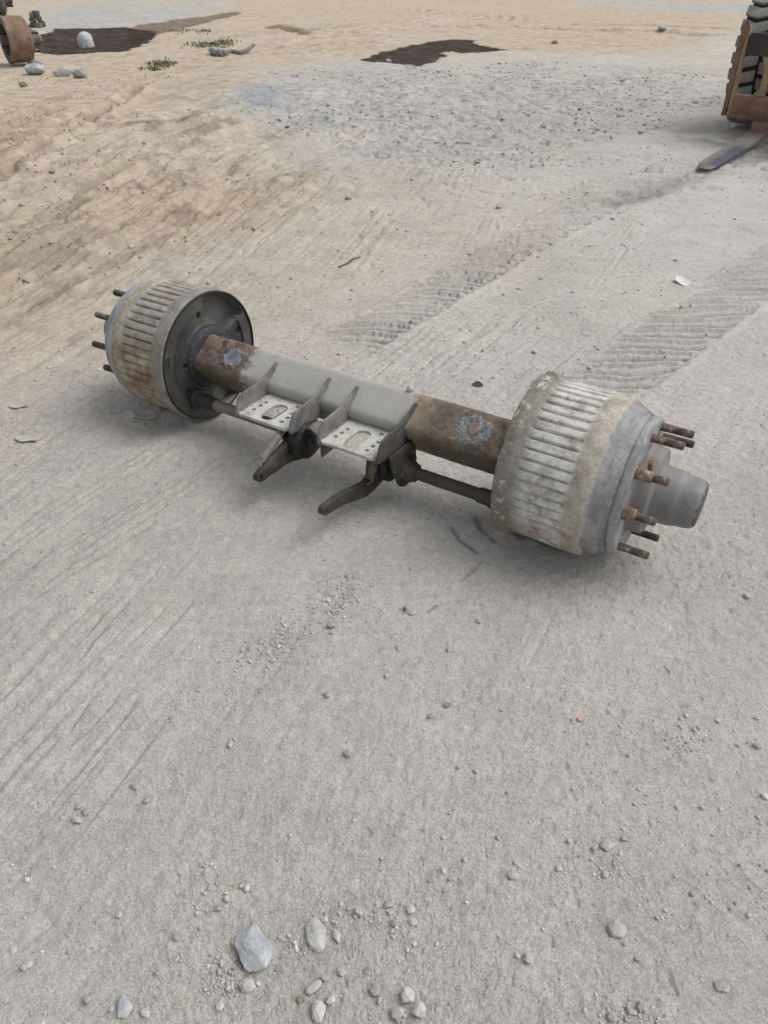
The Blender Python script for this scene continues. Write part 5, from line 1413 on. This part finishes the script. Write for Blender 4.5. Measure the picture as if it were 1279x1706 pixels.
# ------------------------------------------------------------------ scrap drums far left
M_rustdrum = blotch_mat('brown_rust_drum', [(0.3, (0.11, 0.07, 0.05)), (0.5, (0.185, 0.125, 0.09)), (0.7, (0.27, 0.20, 0.15))], 6, 0.8, 0.0, 0.4, 60)
M_scrapgrey = blotch_mat('scrap_grey', [(0.3, (0.07, 0.07, 0.065)), (0.6, (0.14, 0.135, 0.125)), (0.75, (0.24, 0.235, 0.22))], 6, 0.8, 0.0, 0.4, 60)
M_olive = blotch_mat('olive_drum', [(0.3, (0.07, 0.066, 0.055)), (0.7, (0.135, 0.125, 0.105))], 5, 0.75, 0.0, 0.3, 60)
def scrap(loc, yaw, rr, label, mat_band, hub_studs):
    root = empty('scrap_axle', (loc[0], loc[1], 0), yaw)
    tag(root, label, 'scrap axle')
    up = (0, 0, rr)
    bm = bmesh.new()
    W = rr * 1.12
    lathe(bm, [(x * W, y * rr) for x, y in ((-.5, .80), (-.52, .84), (-.52, .97), (-.50, 1.0), (-.43, 1.0), (-.40, .96), (-.37, .95), (-.2, .945), (0, .95), (.2, .945), (.36, .95), (.40, .93), (.45, .86), (.5, .70), (.52, .5), (.52, .2))] , 72)
    d = finish(bm, 'brake_drum', mat_band, root, up, smooth=40)
    bm = bmesh.new()
    lathe(bm, [(-.5 * W, rr * .84), (-.20 * W, rr * .80), (-.18 * W, rr * .70), (-.18 * W, rr * .1)], 60)
    finish(bm, 'drum_bore', M_black, d)
    # brake spider: shoe segments and axle stub in the open face
    bm = bmesh.new()
    for a0, a1 in ((20, 150), (200, 330)):
        pts = arc(0, 0, rr * .78, a0, a1, 16) + arc(0, 0, rr * .66, a1, a0, 16)
        slab(bm, pts, [], -.49 * W, -.30 * W, lambda p, q, t: (t, p, q))
    finish(bm, 'brake_shoe', M_scrapgrey, root, up)
    bm = bmesh.new()
    box(bm, (-.42 * W, 0, 0), (.5 * W, rr * .42, rr * .42), rr * .05)
    finish(bm, 'axle_tube', M_scrapgrey, root, up)
    bm = bmesh.new()
    rg = lathe(bm, [(x * W, y * rr) for x, y in ((.5, .62), (.58, .60), (.62, .52), (.66, .40), (.80, .37), (.84, .30), (.92, .28), (.94, .2), (.94, .01))], 40, rfun=lambda s, r, a: r * (1 + 0.05 * math.cos(6 * a)))
    cap(bm, rg[-1])
    h = finish(bm, 'wheel_hub', M_scrapgrey, root, up)
    for q in range(hub_studs):
        a = 2 * math.pi * q / hub_studs + 0.3
        bm = bmesh.new()
        rg = lathe(bm, [(.5 * W, rr * .05), (.80 * W, rr * .05), (.82 * W, rr * .03)], 10, center=(rr * .56 * math.cos(a), rr * .56 * math.sin(a)))
        cap(bm, rg[-1])
        finish(bm, 'stud', M_black, h)
    return root
sa = spot(26, 108)
scrap((-5.74, 13.75), R(36), 0.325, 'brown rusty scrap axle end with open brake drum beside the rocks', M_rustdrum, 8)
sb_ = spot(-4, 27)
scrap((sb_.x, sb_.y), R(20), 0.52, 'dark scrap axle end with stud ring in the far upper left corner', M_olive, 12)
# loose cast lug behind the brown drum
lp = spot(62, 48)
bm = bmesh.new()
for q in range(9):
    r_ = random.Random(q)
    box(bm, (r_.uniform(-.12, .12), r_.uniform(-.1, .1), 0.08 + r_.uniform(0, .26)), (r_.uniform(.06, .16), r_.uniform(.06, .12), r_.uniform(.06, .16)), 0.012, Matrix.Rotation(r_.uniform(0, 3), 3, Vector((r_.random(), r_.random(), r_.random())).normalized()))
box(bm, (0, 0, 0.06), (0.26, 0.2, 0.14), 0.02)
o = finish(bm, 'scrap_casting', M_scrapgrey, None, (lp.x, lp.y, -0.01))
tag(o, 'jagged dark scrap casting standing behind the brown scrap drum', 'scrap casting')

# ------------------------------------------------------------------ fork loader at the right edge
M_rustframe = blotch_mat('brown_frame_rust', [(0.28, (0.085, 0.05, 0.036)), (0.45, (0.15, 0.09, 0.062)), (0.6, (0.22, 0.135, 0.09)), (0.75, (0.30, 0.215, 0.15))], 7, 0.75, 0.0, 0.35, 60)
M_ochre = blotch_mat('worn_ochre_paint', [(0.3, (0.16, 0.10, 0.065)), (0.5, (0.27, 0.19, 0.115)), (0.7, (0.36, 0.28, 0.17))], 8, 0.7, 0.0, 0.3, 60)
M_darkbeam = blotch_mat('black_brown_beam', [(0.3, (0.028, 0.024, 0.024)), (0.55, (0.05, 0.042, 0.04)), (0.72, (0.17, 0.095, 0.055))], 5, 0.7, 0.0, 0.3, 60)
M_rubber = blotch_mat('dusty_rubber', [(0.3, (0.15, 0.145, 0.135)), (0.55, (0.24, 0.232, 0.215)), (0.72, (0.36, 0.35, 0.325))], 9, 0.9, 0.0, 0.3, 120)
M_rubberD = blotch_mat('black_rubber_groove', [(0.3, (0.012, 0.012, 0.013)), (0.7, (0.03, 0.03, 0.03))], 12, 0.8, 0.0, 0.3, 120)
k = NT('dusty_fork_steel')
n1 = k.noise(9, 7, 0.7); n2 = k.noise(70, 4, 0.7)
x_, y_, z_ = k.xyz()
fc = k.ramp(n1, [(0.3, (0.12, 0.108, 0.094)), (0.55, (0.20, 0.185, 0.164)), (0.75, (0.31, 0.29, 0.26))])
wornm = k.math('MULTIPLY', k.math('MULTIPLY', k.step(y_, -0.50, -0.66), k.step(y_, -1.36, -1.28)), k.step(k.math('ADD', x_, k.math('MULTIPLY', n1, 0.30)), 0.19, 0.235))
fc = k.mix(wornm, fc, k.ramp(n2, [(0.3, (0.045, 0.05, 0.07)), (0.7, (0.10, 0.11, 0.14))]))
rootm = k.step(y_, -0.28, -0.02)
fc = k.mix(k.math('MULTIPLY', rootm, 0.7), fc, (0.21, 0.135, 0.10))
M_fork = k.done(fc, 0.75, 0.0, k.bump(n2, 0.3, 0.004), 0.3)

LYAW = math.atan2(-0.616, 0.788)                 # local +X runs to the photograph's right, local -Y is forwards
loader = empty('fork_loader', (3.122, 7.702, 0), LYAW)
tag(loader, 'rusty fork loader with big lugged tyres entering at the right edge', 'fork loader')
# carriage frame: posts, beams, gussets
def lpart(name, boxes, mat, bevel=0.008):
    bm = bmesh.new()
    for c, d in boxes: box(bm, c, d, bevel)
    return finish(bm, name, mat, loader, smooth=30)
lpart('frame_post', [((0.012, 0.06, 0.54), (0.042, 0.16, 0.70))], M_rustframe)
lpart('frame_post', [((0.052, 0.005, 0.54), (0.034, 0.05, 0.70))], M_ochre)
lpart('frame_post', [((0.295, 0.005, 0.52), (0.06, 0.05, 0.30))], M_ochre)
lpart('frame_post', [((1.156, 0.005, 0.54), (0.020, 0.05, 0.70)), ((1.182, 0.06, 0.54), (0.03, 0.16, 0.70))], M_rustframe)
lpart('frame_post', [((0.90, 0.005, 0.52), (0.06, 0.05, 0.30))], M_ochre)
lpart('lower_beam', [((0.60, 0.012, 0.275), (1.13, 0.06, 0.19))], M_rustframe, 0.012)
lpart('upper_beam', [((0.62, 0.020, 0.755), (1.09, 0.07, 0.17))], M_darkbeam, 0.012)
bm = bmesh.new()
slab(bm, [(0.265, 0.372), (0.222, 0.372), (0.265, 0.44)], [], -0.012, 0.012, lambda p, q, t: (p, t, q))
slab(bm, [(0.265, 0.668), (0.225, 0.668), (0.265, 0.56)], [], -0.012, 0.012, lambda p, q, t: (p, t, q))
finish(bm, 'corner_gusset', M_ochre, loader)
bm = bmesh.new()
slab(bm, [(0.0, 0.89), (0.035, 0.93), (0.055, 0.90), (0.052, 0.80), (0.004, 0.70)], [], -0.03, 0.0, lambda p, q, t: (p, t - 0.0, q))
finish(bm, 'post_bracket', M_rustframe, loader)
bm = bmesh.new()
bmesh.ops.create_cone(bm, cap_ends=True, segments=14, radius1=0.010, radius2=0.010, depth=0.006, matrix=Matrix.Translation((0.030, -0.022, 0.245)) @ Matrix.Rotation(math.pi / 2, 4, 'X'))
finish(bm, 'bolt', M_black, loader)
# forks
def fork(x0, x1):
    bm = bmesh.new()
    n_ = 16
    top = []; 
    for q in range(n_ + 1):
        t = q / n_
        y = -1.40 * t
        zt = 0.10 - 0.070 * t ** 0.7; zb = 0.04 - 0.030 * t
        nar = 0.35 * max(0, (t - 0.86) / 0.14) ** 2 * (x1 - x0) / 2
        if t == 1: zt = 0.018; zb = 0.010
        top.append([bm.verts.new(v) for v in ((x0 + nar, y, zt), (x1 - nar, y, zt), (x1 - nar, y, zb), (x0 + nar, y, zb))])
    for A, B in zip(top, top[1:]):
        for c in range(4): bm.faces.new((A[c], A[(c + 1) % 4], B[(c + 1) % 4], B[c]))
    cap(bm, top[0]); cap(bm, top[-1])
    bevel_sharp(bm, 0.006, 40, 2)
    # heel and shank
    box(bm, ((x0 + x1) / 2, 0.035, 0.125), (x1 - x0, 0.07, 0.17), 0.012)
    for v in bm.verts: v.co.x -= x0
    o = finish(bm, 'fork', M_fork, loader, (x0, 0, 0), smooth=40)
    return o
f1 = fork(0.275, 0.435)
link_copy(f1, loader, (0.86, 0, 0))
# tyres with separate tread blocks
TR = 0.60
def block_mesh():
    """one lug: a bent hexagonal block curved to the tyre"""
    bm = bmesh.new()
    w, l, h = 0.238, 0.150, 0.032
    out = [(-w * .5, -l * .30), (0.0, -l * .50), (w * .5, -l * .30), (w * .5, l * .30), (0.0, l * .50 - l * .38), (-w * .5, l * .30)]
    out = [(-w / 2, -l * .22), (0, -l * .44), (w / 2, -l * .22), (w / 2, l * .40), (0, l * .18), (-w / 2, l * .40)]
    def to(p, q, t):
        a = q / TR
        rr = TR - h + t
        return (p, -rr * math.cos(a) + TR - h, rr * math.sin(a))
    slab(bm, out, [], 0.0, h, to)
    bevel_sharp(bm, 0.005, 40, 1)
    return bm
def wheel(cx, first=None):
    root = bpy.data.objects.new('front_wheel', None)
    COL.objects.link(root); root.parent = loader; root.location = (cx, 0.97, TR + 0.0)
    return root
blk = None
N_AROUND = 28
for cx in (0.10, 1.10):
    bm = bmesh.new()
    hw = 0.25
    lathe(bm, [(-hw * .80, TR * .52), (-hw * .95, TR * .56), (-hw * 1.03, TR * .70), (-hw * 1.02, TR * .84), (-hw * .94, TR * .925), (-hw * .82, TR * .950), (0, TR * .957), (hw * .82, TR * .950), (hw * .94, TR * .925), (hw * 1.02, TR * .84), (hw * 1.03, TR * .70), (hw * .95, TR * .56), (hw * .80, TR * .52)], 96)
    ty = finish(bm, 'tyre', M_rubberD, loader, (cx, 0.97, TR), smooth=50)
    bm = bmesh.new()
    lathe(bm, [(-hw * .80, TR * .52), (-hw * .62, TR * .50), (-hw * .50, TR * .40), (-hw * .2, TR * .36), (-hw * .2, TR * .05)], 48)
    lathe(bm, [(hw * .80, TR * .52), (hw * .62, TR * .50), (hw * .50, TR * .40), (hw * .2, TR * .36), (hw * .2, TR * .05)], 48)
    finish(bm, 'rim', M_ochre, ty)
    for row, xo in enumerate((-0.130, 0.130)):
        for q in range(N_AROUND):
            a = 2 * math.pi * (q + (0.5 if row == 1 else 0.0)) / N_AROUND
            # a = 0 points forwards (-Y)
            if blk is None:
                o = finish(block_mesh(), 'tread_block', M_rubber, None, smooth=30); blk = o; o.parent = ty
            else:
                o = link_copy(blk, ty)
            rr = TR - 0.032
            o.location = (xo, -rr * math.cos(a), rr * math.sin(a))
            o.rotation_euler = (-a, 0, 0)
# axle beam, chassis and body behind (mostly outside the picture)
lpart('axle_beam', [((0.60, 0.97, 0.60), (0.80, 0.22, 0.22))], M_rustframe, 0.02)
lpart('chassis', [((0.60, 1.9, 0.75), (0.72, 2.6, 0.34)), ((0.60, 0.25, 0.62), (0.30, 0.5, 0.3))], M_rustframe, 0.03)
lpart('counterweight', [((0.60, 3.1, 0.98), (1.15, 0.9, 0.75))], M_ochre, 0.08)
for cx in (0.10, 1.10):
    bm = bmesh.new()
    rg = lathe(bm, [(-.13, .20), (-.15, .26), (-.155, .34), (-.13, .39), (0, .40), (.13, .39), (.155, .34), (.15, .26), (.13, .20), (.05, .16), (.05, .02)], 60)
    finish(bm, 'rear_tyre', M_rubber, loader, (cx, 2.95, 0.40), smooth=50)
lpart('seat_box', [((0.60, 2.3, 1.05), (0.6, 0.5, 0.28)), ((0.60, 2.52, 1.40), (0.5, 0.1, 0.5))], M_black, 0.04)
